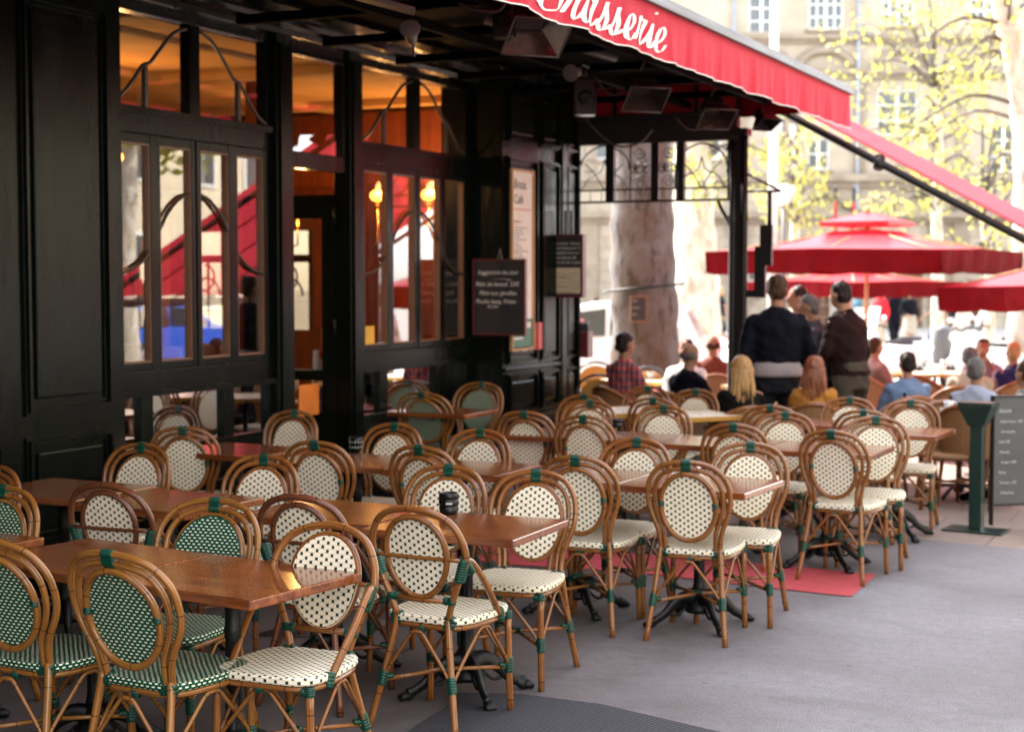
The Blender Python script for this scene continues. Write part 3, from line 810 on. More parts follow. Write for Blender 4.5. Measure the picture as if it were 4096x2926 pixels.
# wall mass: courtyard of upper floors, side and back walls
mb = MB(); mb.box(-9.0, FX+.02, -13, YE, 4.15, 15); mb.box(-9.0, FX-.05, -13, yA-.001-2.2, 0, 4.15); mb.box(-9.2, -9.0, -13, YE, 0, 4.15)
mb.box(-9, -8.8, yA-2.2, YE, 0, 4.15)
cb(mb, 'upper_wall', 'plaster')
def frame_panel(mb, y0, y1, z0, z1, x, m=.035, d=.018):
    """raised moulding round a field"""
    for k, (mm, dd) in enumerate(((0, d), (m*.55, d*1.9), (m*1.3, d*.7))):
        t = m*.5
        a0, a1, b0, b1 = y0+mm, y1-mm, z0+mm, z1-mm
        mb.box(x, x+dd, a0, a1, b1-t, b1); mb.box(x, x+dd, a0, a1, b0, b0+t)
        mb.box(x, x+dd, a0, a0+t, b0+t, b1-t); mb.box(x, x+dd, a1-t, a1, b0+t, b1-t)
    f = m*2.6
    mb.bbox(x-.002, x+d*1.1, y0+f, y1-f, z0+f, z1-f, .012)
# left pilaster
PL = FX+.10
mb = MB(); yl = yA-1.12
mb.box(FX-.2, PL, -13, yA, 0, 3.62)
zs = lambda px, yy: W(px, yy, x=PL).z
frame_panel(mb, py(20)+.02, yA-.13, 1.02, 3.36, PL); frame_panel(mb, py(20)+.02, yA-.13, .52, .90, PL)
frame_panel(mb, py(20)-1.3, py(20)-.16, 1.02, 3.36, PL); frame_panel(mb, py(20)-1.3, py(20)-.16, .52, .90, PL)
mb.box(PL, PL+.05, -13, yA-.03, 0, .34); mb.bbox(PL, PL+.03, -13, yA-.03, .34, .37, .008)
cb(mb, 'left_pilaster', 'paint_dark')
# window bays
def bar(mb, y0, y1, z0, z1, d=.07, x=None):
    x = FX if x is None else x
    mb.bbox(x-d, x, y0, y1, z0, z1, .005)
def curve_bar(mb, pts, t=.022):
    P = smooth([(FX-.012, y, z) for y, z in pts], 5); mb.tube(P, t*.56, 6)
def window_bay(y0, y1, label):
    w_ = y1-y0; ym = (y0+y1)/2
    fr = MB()
    bar(fr, y0, y1, ZT, ZT+.12, .10); bar(fr, y0, y1, 2.68, 2.84, .09); bar(fr, y0, y1, 1.05, 1.21, .09); bar(fr, y0, y1, .60, .72, .09)
    bar(fr, ym-.055, ym+.055, 2.84, ZT, .08); bar(fr, y0, y0+.03, .72, ZT, .085, FX-.003); bar(fr, y1-.05, y1, .72, ZT, .085, FX-.003)
    fr.box(FX-.004, FX+.03, y0-.01, y1+.01, 2.80, 2.84); fr.box(FX-.004, FX+.04, y0-.01, y1+.01, 1.05, 1.085)
    o = cb(fr, 'window', 'paint_dark')
    def sp(mb, name, mat):
        q = mb.build(name, mat, o); q.data.transform(Matrix.Translation(-cafe.location)); return q
    cz = [(y0+.03, ym-.008), (ym+.008, y1-.05)]
    for a, b in cz:
        ca = MB(); m_ = (a+b)/2; e = .045
        bar(ca, a, a+e, 1.21, 2.68, .045); bar(ca, b-e, b, 1.21, 2.68, .045); bar(ca, m_-.05, m_+.05, 1.21, 2.68, .045)
        bar(ca, a+.002, b-.002, 1.211, 1.26, .044, FX-.003); bar(ca, a+.002, b-.002, 2.62, 2.679, .044, FX-.003)
        sp(ca, 'casement', 'paint_dark')
        bd = MB()
        for p_, q_ in ((a+e, m_-.05), (m_+.05, b-e)):
            for y_ in (p_, q_-.008): bd.box(FX-.05, FX-.004, y_, y_+.008, 1.26, 2.62)
            bd.box(FX-.05, FX-.004, p_+.008, q_-.008, 1.26, 1.27); bd.box(FX-.05, FX-.004, p_+.008, q_-.008, 2.61, 2.62)
        sp(bd, 'glazing_bead', 'bead')
    # curved glazing bars
    for s in (1, -1):
        cu = MB()
        Y = lambda t: ym+s*t*w_
        curve_bar(cu, [(Y(.04), ZT-.03), (Y(.12), ZT-.08), (Y(.20), 3.22), (Y(.255), 3.13), (Y(.30), 3.10), (Y(.36), 2.99), (Y(.42), 2.90), (Y(.48), 2.85)])
        cu.box(FX-.03, FX, Y(.285)-.014, Y(.285)+.014, 2.84, 3.115)
        sp(cu, 'glazing_bar', 'glaze_bar'); cu = MB()
        curve_bar(cu, [(Y(.03), 2.33), (Y(.09), 2.30), (Y(.16), 2.21), (Y(.21), 2.10), (Y(.25), 2.00), (Y(.31), 1.90), (Y(.38), 1.84), (Y(.475), 1.81)])
        sp(cu, 'glazing_bar', 'glaze_bar')
    for t in (.16, .66): lm = MB(); bar(lm, y0+w_*t, y0+w_*(t+.07), .72, 1.05, .07); sp(lm, 'low_mullion', 'paint_dark')
    g = MB(); g.box(FX-.034, FX-.030, y0, y1, 1.21, ZT); sp(g, 'pane', 'glass')
    g = MB(); g.box(FX-.034, FX-.030, y0, y1, .72, 1.05); sp(g, 'pane', 'glass_mirror')
    a = MB(); a.box(FX-.12, FX-.012, y0, y1, 0, .60); frame_panel(a, y0+.08, ym-.04, .12, .54, FX-.012); frame_panel(a, ym+.04, y1-.08, .12, .54, FX-.012)
    sp(a, 'apron', 'paint_dark')
    return o
window_bay(yA, yB, '')
w2 = window_bay(yE1, yF, '')
# head wall, posts, base
mb = MB()
mb.box(FX-.12, FX-.002, yA-.5, YE, ZT+.12, 4.15)
cb(mb, 'head_wall', 'paint_dark')
for y0, y1, d in ((yB, yC-.02, .05), (yD+.02, yE1, .03)):
    mb = MB(); mb.bbox(FX-.12, FX+d, y0, y1, 0, ZT+.14, .008); mb.bbox(FX+d-.002, FX+d+.02, y0+.03, y1-.03, .15, ZT, .006)
    cb(mb, 'door_post', 'paint_dark')
# doorway: transom light and the door leaf folded inwards
mb = MB(); bar(mb, yC-.02, yD+.02, ZT-.03, ZT+.11, .08); bar(mb, yC-.02, yD+.02, 2.58, 2.70, .08); bar(mb, yC-.02, yC+.02, 2.70, ZT-.03, .07); bar(mb, yD-.04, yD+.02, 2.70, ZT-.03, .07)
o = cb(mb, 'transom_window', 'paint_dark')
g = MB(); g.box(FX-.034, FX-.03, yC, yD-.02, 2.70, ZT-.03); q = g.build('pane', 'glass', o); q.data.transform(Matrix.Translation(-cafe.location))
mb = MB(); Dw = yD-yC
dm = Matrix.Translation((FX-.10, yD, 0)) @ Matrix.Rotation(R(-82), 4, 'Z')    # local +y swings inwards
def leaf(mb, y0, y1, z0, z1, x0=-.045, x1=0): mb.box(x0, x1, -y1, -y0, z0, z1, mat=dm)
leaf(mb, 0, .11, .02, 2.42); leaf(mb, Dw-.11, Dw, .02, 2.42); leaf(mb, .11, Dw-.11, 2.24, 2.42); leaf(mb, .11, Dw-.11, .02, .75); leaf(mb, .11, Dw-.11, 1.0, 1.08)
o = cb(mb, 'door', 'paint_dark')
g = MB(); leaf(g, .11, Dw-.11, 1.08, 2.24, -.024, -.020); leaf(g, .11, Dw-.11, .75, 1.0, -.024, -.020); q = g.build('pane', 'glass', o); q.data.transform(Matrix.Translation(-cafe.location))
g = MB()
for z in (.4, 1.35, 2.2): g.tube([dm @ Vector((.012, .0, z)), dm @ Vector((.012, 0, z+.12))], .012, 8)
q = g.build('hinge', 'iron', o); q.data.transform(Matrix.Translation(-cafe.location))
g = MB(); g.tube([dm @ Vector((.01, -Dw+.06, 1.0)), dm @ Vector((.06, -Dw+.06, 1.0)), dm @ Vector((.06, -Dw+.18, 1.0))], .009, 8); q = g.build('handle', 'gold', o); q.data.transform(Matrix.Translation(-cafe.location))
# dark recess then the panelled corner pilaster
mb = MB(); mb.box(FX-.12, FX-.01, yF, yG, 0, ZT+.12)
mb.box(FX-.3, PF, yG, YE, 0, 3.60)
pz = [(2.98, 3.42), (1.02, 2.86), (.58, .94), (.10, .50)]
pa = W(2020, 1000, x=PF).y; pb = W(2145, 1000, x=PF).y; pc = W(2152, 1000, x=PF).y; pd = W(2232, 1000, x=PF).y; pe = W(2252, 1000, x=PF).y
for a, b in ((pa, pb), (pc, pd)):
    for z0, z1 in pz: frame_panel(mb, a+.02, b-.02, z0, z1, PF, .03, .022)
mb.bbox(PF, PF+.045, pd+.01, pe, 0, 3.58, .006)
for z0, z1 in pz: frame_panel(mb, pe+.03, YE-.03, z0, z1, PF, .025, .02)
mb.bbox(PF, PF+.05, YE-.035, YE, 0, 3.58, .006)
mb.bbox(PF-.002, PF+.06, yG-.02, pd, 0, .10, .006)
for z in (.52, .96): mb.bbox(PF-.002, PF+.035, yG, pd+.01, z, z+.035, .008)
cb(mb, 'corner_pilaster', 'paint_dark')
# cornice
mb = MB()
CZ = W(1500, 111, x=PF+.12).z
prof = [(FX-.01, CZ-.14), (FX+.16, CZ-.14), (FX+.18, CZ-.11), (FX+.24, CZ-.09), (FX+.25, CZ-.06), (FX+.33, CZ-.045), (FX+.42, CZ-.02), (FX+.42, CZ+.015), (FX+.36, CZ+.02), (FX+.34, CZ+.06), (FX+.28, CZ+.10), (FX+.27, CZ+.16), (FX+.20, CZ+.17), (FX+.20, CZ+.62), (FX-.01, CZ+.62)]
vs = [(x, y, z) for y in (-6, YE+.02) for x, z in prof]; n = len(prof)
mb.add(vs, [(i, (i+1) % n, n+(i+1) % n, n+i) for i in range(n)]+[tuple(range(n))[::-1], tuple(range(n, 2*n))])
y = 4.
while y < YE: mb.bbox(FX+.20, FX+.235, y+.05, y+1.15, CZ+.24, CZ+.54, .012); y += 1.3
cb(mb, 'cornice', 'paint_dark')
# interior: floor, ceiling with coffers, wood walls, far windows
mb = MB(); mb.box(-8.8, FX-.13, 4.5, YE-.15, -.05, .004); cb(mb, 'interior_floor', 'interior_floor')
mb = MB(); mb.box(-8.8, FX-.13, 4.5, YE-.15, 3.50, 3.56)
for a in (5.2, 8.0, 10.9, 13.2):
    mb.bbox(-8.8, FX-.13, a, a+.16, 3.42, 3.505, .02)
for a in (-7.2, -5.0, -2.9):
    mb.bbox(a, a+.14, 4.5, YE-.15, 3.44, 3.506, .02)
    mb.bbox(a+.4, a+1.5, 8.7, 10.4, 3.46, 3.506, .02)
cb(mb, 'interior_ceiling', 'interior_ceiling')
mb = MB(); mb.box(-8.79, -8.6, 4.5, YE-.15, 0, 1.1); mb.box(-8.79, -8.6, 4.5, YE-.15, 2.5, 3.5); mb.box(-8.8, FX-.13, 4.4, 4.5, 0, 3.5)
for a in (4.5, 6.6, 8.9, 11.2, 13.4): mb.bbox(-8.79, -8.5, a, a+.5, 0, 3.5, .01)
mb.bbox(-5.4, -5.1, 8.6, 8.9, 0, 3.5, .02); mb.bbox(-3.3, -3.05, 9.9, 10.15, 0, 3.5, .02); mb.bbox(-2.4, -2.2, 11.6, 11.8, 0, 3.5, .02)
mb.bbox(-8.6, -8.45, 4.5, YE-.2, 2.85, 3.4, .03); mb.bbox(-8.7, FX-.13, YE-.42, YE-.3, 2.7, 3.44, .03)
mb.box(-2.6, -1.2, YE-.34, YE-.28, 0, 2.7)
cb(mb, 'interior_panelling', 'interior_wood')
mb = MB()
for a, b in ((-8.8, -8.3), (-6.7, -6.4), (-5.1, -4.8), (-2.7, FX-.1)): mb.box(a, b, YE-.25, YE-.01, 0, 4.15)
mb.box(-8.8, FX-.1, YE-.249, YE-.011, 2.28, 4.15); mb.box(-8.8, FX-.1, YE-.248, YE-.012, 0, 1.25)
for a in (-8.0, -7.6, -7.2, -6.0, -5.55, -4.3, -3.75, -3.2): mb.box(a-.05, a+.05, YE-.2, YE-.1, 1.25, 2.28)
for a in (-7.45, -5.75, -4.0, -3.0): mb.box(a-.17, a+.17, YE-.26, YE-.1, 1.25, 2.28)
mb.box(-8.3, -2.7, YE-.19, YE-.11, 1.95, 2.03)
for a in (-8.2, -7.8, -7.4, -7.0, -6.2, -5.9, -5.3, -4.55, -4.1, -3.5):
    mb.tube([(a+.15*(1-.7*t)*math.cos(9*t), YE-.15, 1.6+.15*(1-.7*t)*math.sin(9*t)+.3*t) for t in [k/20 for k in range(21)]], .012, 5)
    mb.box(a-.01, a+.01, YE-.16, YE-.14, 1.25, 1.95)
cb(mb, 'end_wall', 'interior_wood')
mb = MB(); mb.quad((-8.8, YE-.22, 1.25), (-2.7, YE-.22, 1.25), (-2.7, YE-.22, 2.28), (-8.8, YE-.22, 2.28)); cb(mb, 'end_pane', 'glass_tint')
mb = MB(); mb.bbox(-4.6, -2.2, 8.2, 8.75, 0, 1.08, .02); mb.bbox(-6.9, -4.0, 12.2, 12.8, 0, 1.1, .02); cb(mb, 'bar_counter', 'interior_wood')
mb = MB()
for a in (6.0, 9.4, 11.8): mb.bbox(-7.9, -7.3, a, a+1.5, .3, 1.15, .05)
cb(mb, 'banquette', 'sofa')
def inside(name, loc, label, cat): return empty(name, loc, 0, label, cat)
rn = random.Random(21)
o = inside('pendant_lamp', (-2.7, 9.0, 1.98), 'dark round pendant shade hanging inside behind the left window', 'lamp')
mb = MB(); mb.lathe([(.02, .22), (.12, .17), (.17, .06), (.16, -.06), (.09, -.15), (0, -.17)], n=20); mb.build('lamp_shade', 'board_frame', o)
mb = MB(); mb.tube([(0, 0, .2), (0, 0, 1.45)], .008, 6); mb.build('cord', 'iron', o)
o = inside('bottle_shelf', (-4.9, 12.5, 1.1), 'back bar shelf of bottles and glasses seen through the windows', 'shelf')
mb = MB()
for z in (.0, .42, .84): mb.bbox(-1.6, .9, -.2, .1, z, z+.03, .004)
for x in (-1.6, -.4, .87): mb.bbox(x, x+.04, -.2, .1, 0, 1.25, .004)
mb.build('shelf_frame', 'interior_wood', o)
for z in (.03, .45, .87):
    for k in range(13):
        if rn.random() < .2: continue
        x = -1.45+.18*k; h = rn.uniform(.20, .30); mb = MB(); mb.lathe([(.03, 0), (.036, .01), (.036, h*.6), (.014, h*.78), (.014, h), (0, h)], c=(x, -.07+rn.uniform(-.04, .04), z), n=10); mb.build('bottle', rn.choice(['sticker_green', 'gold', 'china', 'board_frame', 'sticker_orange', 'car_glass']), o)
for k, (x, y) in enumerate(((-1.5, 7.6), (-1.6, 9.0), (-1.5, 11.3), (-2.9, 8.2), (-3.0, 10.8))):
    o = inside('indoor_table', (x, y, 0), ['indoor table nearest the left window, white napkins on it', 'indoor table behind the doorway post', 'indoor table behind the right window', 'indoor table deeper in the room at left', 'indoor table deeper in the room at right'][k], 'table')
    mb = MB(); mb.bbox(-.3, .3, -.3, .3, .72, .75, .006); mb.build('tabletop', 'table_wood', o)
    mb = MB(); mb.lathe([(.2, 0), (.2, .03), (.03, .06), (.03, .72)], n=14); mb.build('column', 'iron', o)
    for q in range(3): mb = MB(); mb.lathe([(.03, .752), (.032, .755), (.008, .76), (.006, .82), (.035, .86), (.038, .93)], c=(-.15+.14*q, -.1+.12*(q % 2), 0), n=12); mb.build('wine_glass', 'china', o)
for k, (y, z) in enumerate(((5.6, 2.0), (7.9, 2.1), (10.2, 2.0), (12.5, 2.1))):
    o = inside('picture_frame', (-8.48, y, z), ['first', 'second', 'third', 'fourth'][k]+' gilt framed mirror from the left on the back wall of the room', 'frame')
    mb = MB(); mb.bbox(0, .03, -.4, .4, -.3, .3, .01); mb.build('frame', 'gold', o)
    mb = MB(); mb.box(.03, .034, -.33, .33, -.23, .23); mb.build('mirror', 'reflector', o)
# wall lamps inside
def lamp(px, yy, x, kind, label, e=9):
    p = W(px, yy, x=x)
    o = empty('wall_lamp', p, 0, label, 'lamp', 'lit lamps inside the brasserie')
    mb = MB()
    if kind == 'globe':
        mb.lathe([(.02, -.05), (.055, -.035), (.075, 0), (.065, .035), (.035, .055), (0, .058)], n=16); mb.build('lamp_shade', 'shade', o)
        mb = MB(); mb.lathe([(.03, -.09), (.014, -.08), (.014, -.05)], n=10); mb.tube([(0, 0, -.08), (0, 0, -.45), (-.05, 0, -.5)], .012, 6); mb.build('bracket', 'gold', o)
    else:
        mb.lathe([(.004, -.02), (.016, 0), (.018, .015), (.006, .045), (0, .05)], n=10); mb.build('bulb', 'bulb', o)
        mb = MB(); mb.lathe([(.02, -.12), (.014, -.11), (.013, -.02)], n=10); mb.tube([(0, 0, -.1), (0, 0, -.28), (-.06, 0, -.3)], .008, 6); mb.build('bracket', 'gold', o)
    l = bpy.data.lights.new('lamp_light', 'POINT'); l.energy = e*.28; l.color = (1, .48, .14); l.shadow_soft_size = .05
    lo = bpy.data.objects.new('lamp_light', l); COL.objects.link(lo); lo.parent = o; lo.location = (.10, -.10, .08)
lamp(1715, 782, -1.50, 'globe', 'glowing orange globe lamp on red wall seen through right window', 22)
lamp(1812, 800, -1.38, 'bulb', 'candle bulb right of the orange globe lamp behind the right window', 12)
lamp(1510, 785, -1.95, 'globe', 'bright lamp left in the right window near the door', 12)
lamp(1190, 857, -2.3, 'bulb', 'small candle lamp glimpsed through the doorway', 14)
lamp(455, 632, -2.4, 'globe', 'orange lamp at left edge of the left shop window', 22)
lamp(703, 360, -5.6, 'bulb', 'tiny bright bulb high behind the left arched transom', 30)
# stickers and papers in the door and window
def flat(mb, px0, py0, px1, py1, x): 
    a = W(px0, py0, x=x); b = W(px1, py1, x=x); mb.box(x, x+.003, a.y, b.y, min(a.z, b.z), max(a.z, b.z)); return a, b
for nm, m_, q, x, lb in (('sticker', 'sticker_yellow', (1455, 1305, 1497, 1425), FX-.028, 'yellow sticker low on the right shop window'),
                    ('sticker', 'sticker_blue', (1502, 1372, 1545, 1422), FX-.028, 'pale blue sticker beside the yellow one on the right window'),
                    ('poster', 'sticker_red', (1252, 1400, 1322, 1522), FX-.35, 'white and red notice with round emblem standing in the doorway'),
                    ('poster', 'sticker_orange', (1195, 1540, 1275, 1655), FX-.2, 'orange leaflet rack at the foot of the doorway'),
                    ('poster', 'sticker_navy', (1280, 1545, 1335, 1660), FX-.25, 'dark blue leaflet standing beside the orange one in the doorway'),
                    ('poster', 'sticker_yellow', (1285, 1310, 1325, 1395), FX-.3, 'yellow notice inside the doorway above the red one')):
    mb = MB(); a, b = flat(mb, *q, x)
    o = tag(mb.build(nm, m_), lb, nm)
    if q[0] == 1252:
        mb = MB(); mb.lathe([(.0, .006), (.045, .006), (.045, .004)], c=(0, 0, 0), n=20); t_ = mb.build('emblem', 'sticker_red', o); 
        t_.data.transform(Matrix.Translation((x, (a.y+b.y)/2, b.z+.22)) @ Matrix.Rotation(PI/2, 4, 'Y'))
        o.data.materials[0] = MATS['paper']
        text('lettering', 'ticket', .05, 'sticker_navy', o, Matrix.Translation((x+.006, a.y+.02, b.z+.06)) @ Matrix.Rotation(PI/2, 4, 'Z') @ Matrix.Rotation(PI/2, 4, 'X'))
    if q[0] == 1502: text('lettering', 'DE', .05, 'letter_white', o, Matrix.Translation((x+.005, a.y+.02, b.z+.02)) @ Matrix.Rotation(PI/2, 4, 'Z') @ Matrix.Rotation(PI/2, 4, 'X'))

# ------------------------------------------------------------------ boards and menus
# chalkboard on the side face of the pilaster (faces the street along -Y)
def signboard(name, label, pA, pB, yy, frame, face, lines, matx='chalk', fw=.018, thick=.03, pic=False, cat='chalkboard', shear=.25):
    a = W(*pA, y=yy); b = W(*pB, y=yy)
    x0, x1, z0, z1 = a.x, b.x, b.z, a.z
    o = empty(name, ((x0+x1)/2, yy, z0), 0, label, cat)
    w_, h_ = x1-x0, z1-z0
    mb = MB()
    mb.bbox(-w_/2, w_/2, -.012, thick, 0, fw, .003); mb.bbox(-w_/2, w_/2, -.012, thick, h_-fw, h_, .003)
    mb.bbox(-w_/2, -w_/2+fw, -.012, thick, fw, h_-fw, .003); mb.bbox(w_/2-fw, w_/2, -.012, thick, fw, h_-fw, .003)
    mb.build('frame', frame, o)
    mb = MB(); mb.box(-w_/2+fw*.9, w_/2-fw*.9, 0, thick-.004, fw*.9, h_-fw*.9); mb.build('board', face, o)
    RX = Matrix.Rotation(PI/2, 4, 'X')
    for k, (s_, x, z, sz) in enumerate(lines):
        text('lettering', s_, sz*h_, matx, o, Matrix.Translation((-w_/2+x*w_, -.002, z*h_)) @ RX, shear)
    return o, w_, h_
yb = W(2009, 1000, x=PF).y-.03
o, w_, h_ = signboard('hanging_chalkboard', 'black chalkboard with day suggestions in white handwriting hung on the pilaster', (1890, 1036), (2103, 1343), yb, 'board_frame', 'chalkboard',
   [('Suggestion du jour', .10, .80, .078), ('Rôti de boeuf. 23€', .06, .645, .082), ('Pâté aux girolles.', .13, .53, .080), ('Poulet basq. Frites', .06, .42, .078), ('du jour', .28, .365, .055)])
mb = MB(); mb.tube([(-.06, .0, h_*.735), (.02, 0, h_*.742), (.12, 0, h_*.725)], .003, 4); mb.tube([(-.02, .02, h_), (0, .02, h_+.09), (.02, .02, h_)], .003, 5); mb.build('hook', 'chalk_grey', o)
yb2 = W(2260, 1000, x=PF+.1).y
o, w_, h_ = signboard('wall_signboard', 'small narrow dark signboard with white lines and a pale drawing on pillar end', (2203, 938), (2333, 1190), yb2, 'board_frame', 'chalkboard',
   [('Plat du Jour  Brasserie', .08, .84, .056), ('Carte Restaurant 15 €', .08, .765, .056), ('Spécialités de la mer', .08, .69, .054), ('Petit Déjeuner 8h', .08, .615, .054), ('Fruits de mer et glaces', .08, .54, .054)], fw=.022, thick=.07)
mb = MB(); mb.box(-w_/2+.03, w_/2-.03, -.004, -.001, .04, h_*.47); mb.build('drawing', 'plaster', o)
mb = MB()
for k in range(7): 
    z = .06+k*.028; mb.tube(smooth([(-w_/2+.04, -.006, z), (-.03, -.006, z+.014*math.sin(k*2)), (.03, -.006, z-.012), (w_/2-.05, -.006, z+.01*math.cos(k))], 4), .0022, 4)
mb.build('drawing_lines', 'ink', o)
mb = MB(); mb.tube([(-.03, .03, h_), (-.03, .03, h_+.22), (.03, .03, h_+.22), (.03, .03, h_)], .012, 6); mb.build('hanger', 'iron', o)
# framed paper menu on the pilaster's front
a = W(2033, 672, x=PF+.04); b = W(2136, 1408, x=PF+.04)
mo = empty('framed_menu', (PF+.045, (a.y+b.y)/2, 1.14), 0, 'tall narrow wooden framed paper menu behind the hanging chalkboard', 'menu')
H2 = a.z-1.14; w2_ = (b.y-a.y)/2*.86
mb = MB()
mb.bbox(-.01, .02, -w2_, w2_, 0, .02, .004); mb.bbox(-.01, .02, -w2_, w2_, H2-.02, H2, .004); mb.bbox(-.01, .02, -w2_, -w2_+.018, .02, H2-.02, .004); mb.bbox(-.01, .02, w2_-.018, w2_, .02, H2-.02, .004); mb.build('frame', 'light_wood', mo)
mb = MB(); mb.box(-.008, .004, -w2_+.02, w2_-.02, .28, H2-.02); mb.build('menu_sheet', 'paper', mo)
RZ = Matrix.Rotation(PI/2, 4, 'Z') @ Matrix.Rotation(PI/2, 4, 'X')
text('lettering', 'Brass.', .12, 'ink', mo, Matrix.Translation((.006, -w2_+.05, H2-.17)) @ RZ, .2); text('lettering', 'Café', .11, 'ink', mo, Matrix.Translation((.006, -w2_+.05, H2-.30)) @ RZ, .2)
mb = MB(); mb.box(.004, .007, -w2_+.03, w2_-.05, H2-.355, H2-.348)
z = H2-.43
rnd = random.Random(4)
while z > .4:
    mb.box(.004, .006, -w2_+.05, -w2_+.05+rnd.uniform(.08, .2), z, z+.006) if rnd.random() < .2 else None
    z -= .03
mb.build('red_rule', 'ink_red', mo)
mb = MB(); z = H2-.44
while z > .36:
    if rnd.random() < .85: mb.box(.004, .006, -w2_+.05, -w2_+.05+rnd.uniform(.1, w2_*1.3), z, z+.007)
    z -= .026
mb.build('text_lines', 'ink', mo)
mb = MB(); mb.box(-.008, .006, -w2_+.02, w2_-.02, .03, .28); mb.build('certificate', 'sticker_green', mo)
mb = MB(); mb.box(.006, .009, -w2_+.05, w2_-.06, .20, .25); mb.box(.006, .009, -w2_+.05, 0, .10, .12); mb.lathe([(0, .003), (.05, .003), (.05, 0)], c=(0,0,0), n=16); mb.build('certificate_mark', 'paper', mo)
mb.v
a = W(2140, 1290, x=PF+.03); b = W(2168, 1395, x=PF+.03)
mb = MB(); mb.box(PF+.028, PF+.034, a.y, b.y, b.z, a.z); tag(mb.build('sticker', 'sticker_red'), 'small red notice stuck right of the framed menu', 'sticker')
# menu box on the corner
c = W(2318, 1428, y=YE+.1)
o = empty('menu_box', c, R(4), 'brown red box of leaflets fixed beside the corner pilaster', 'box')
mb = MB(); h = .37; mb.bbox(-.115, .115, -.08, .08, 0, .25, .006); mb.build('box_body', 'board_frame', o)
mb = MB(); 
for k in range(5): mb.box(-.10+k*.041, -.062+k*.041, -.05, .05, .252, .34-.012*(k % 2))
mb.build('leaflets', 'chalkboard', o)
mb = MB(); mb.bbox(-.105, .03, -.06, .06, .342, .37, .01); mb.build('lid', 'sticker_red', o)

# ------------------------------------------------------------------ iron and glass terrace screen at the corner
PXs = W(2952, 1000, y=YE).x
scr = empty('terrace_screen', (PF, YE, 0), 0, 'dark wrought iron screen with scrolls and arches joining pilaster to slim post', 'screen')
WS = PXs-PF
zl = lambda yy: W(2700, yy, y=YE).z
z_b, z_m, z_t = zl(803), zl(755), zl(568)
mb = MB(); mb.bbox(0, WS, -.05, .05, zl(570), zl(470), .008); mb.bbox(0, WS, -.08, .06, zl(470), zl(455), .006); mb.bbox(0, WS+.05, -.05, .05, zl(340)+.02, zl(310)+.03, .006); mb.build('lintel', 'dark_ceiling', scr)
for k in range(5): mb = MB(); mb.box(k*WS/4-.018, k*WS/4+.018, -.03, .03, zl(455), zl(340)+.02); mb.build('mullion', 'iron', scr)
mb = MB(); mb.box(0, WS, -.006, .0, zl(455), zl(338)); mb.build('red_infill', 'red_canopy', scr)
mb = MB()
mb.box(0, WS, -.012, .012, z_b-.01, z_b+.012); mb.box(0, WS, -.012, .012, z_m-.006, z_m+.010)
def arch(c, r, h):
    mb.tube(smooth([(c-r, 0, z_m), (c-r*.97, 0, z_m+h*.45), (c-r*.72, 0, z_m+h*.8), (c, 0, z_m+h), (c+r*.72, 0, z_m+h*.8), (c+r*.97, 0, z_m+h*.45), (c+r, 0, z_m)], 5), .009, 6)
    for s in (-1, 1):
        mb.tube(smooth([(c, 0, z_m), (c+s*r*.35, 0, z_m+h*.35), (c+s*r*.75, 0, z_m+h*.62)], 4), .007, 5)
        mb.tube(smooth([(c+s*r*.9, 0, z_m), (c+s*r*.6, 0, z_m+h*.28), (c+s*r*.15, 0, z_m+h*.42), (c, 0, z_m+h*.7)], 4), .007, 5)
def scroll(cx, cz, r, s=1, n=26, turns=1.6):
    P = []
    for k in range(n):
        t = k/(n-1); a = 2*PI*turns*t; q = r*(1-.82*t); P.append((cx+s*q*math.cos(a), 0, cz+q*math.sin(a)))
    mb.tube(P, .0065, 5)
HH = z_t-z_m
arch(WS*.18, WS*.165, HH*.98); arch(WS*.78, WS*.16, HH*.95)
for c in (.40, .58):
    for k in range(3): scroll(WS*c, z_m+HH*(.17+.29*k), HH*.14, 1 if k % 2 else -1)
    scroll(WS*c-.07, z_m+HH*.45, HH*.12, -1); scroll(WS*c+.07, z_m+HH*.45, HH*.12, 1)
for k in range(4): scroll(WS*.95, z_m+HH*(.1+.24*k), HH*.10, 1 if k % 2 else -1)
for s in range(14): mb.tube([(WS*s/14+.03, 0, z_b), (WS*s/14+.03, 0, z_m)], .004, 4)
for t in (.02, .345, .49, .63, .94, .985): mb.box(WS*t-.008, WS*t+.008, -.01, .01, z_b, z_t)
mb.build('scrollwork', 'iron', scr)
for t, q in ((.22, .085), (.50, .075), (.66, .06)): mb = MB(); mb.box(WS*t-q/2, WS*t+q/2, -.03, .03, z_b, z_t); mb.build('upright', 'iron', scr)
post = empty('iron_post', (PXs, YE, 0), 0, 'dark slender paired iron post carrying the awning corner', 'post')
mb = MB()
for q in (-.055, .055): mb.lathe([(.05, 0), (.05, .3), (.036, .34), (.034, 2.3), (.045, 2.34), (.034, 2.38), (.034, z_t+.05)], c=(q, 0, 0), n=14)
mb.box(-.03, .03, -.02, .02, 0, z_t+.05); mb.build('shaft', 'iron', post)
mb = MB(); mb.bbox(-.10, .10, -.08, .08, z_t+.03, z_t+.10, .01); mb.build('capital', 'iron', post)
mb = MB(); mb.tube(smooth([(-.05, 0, 2.15), (-.09, 0, 2.3), (-.16, 0, 2.42), (-.2, 0, z_b)], 4), .018, 6); mb.build('bracket', 'iron', post)
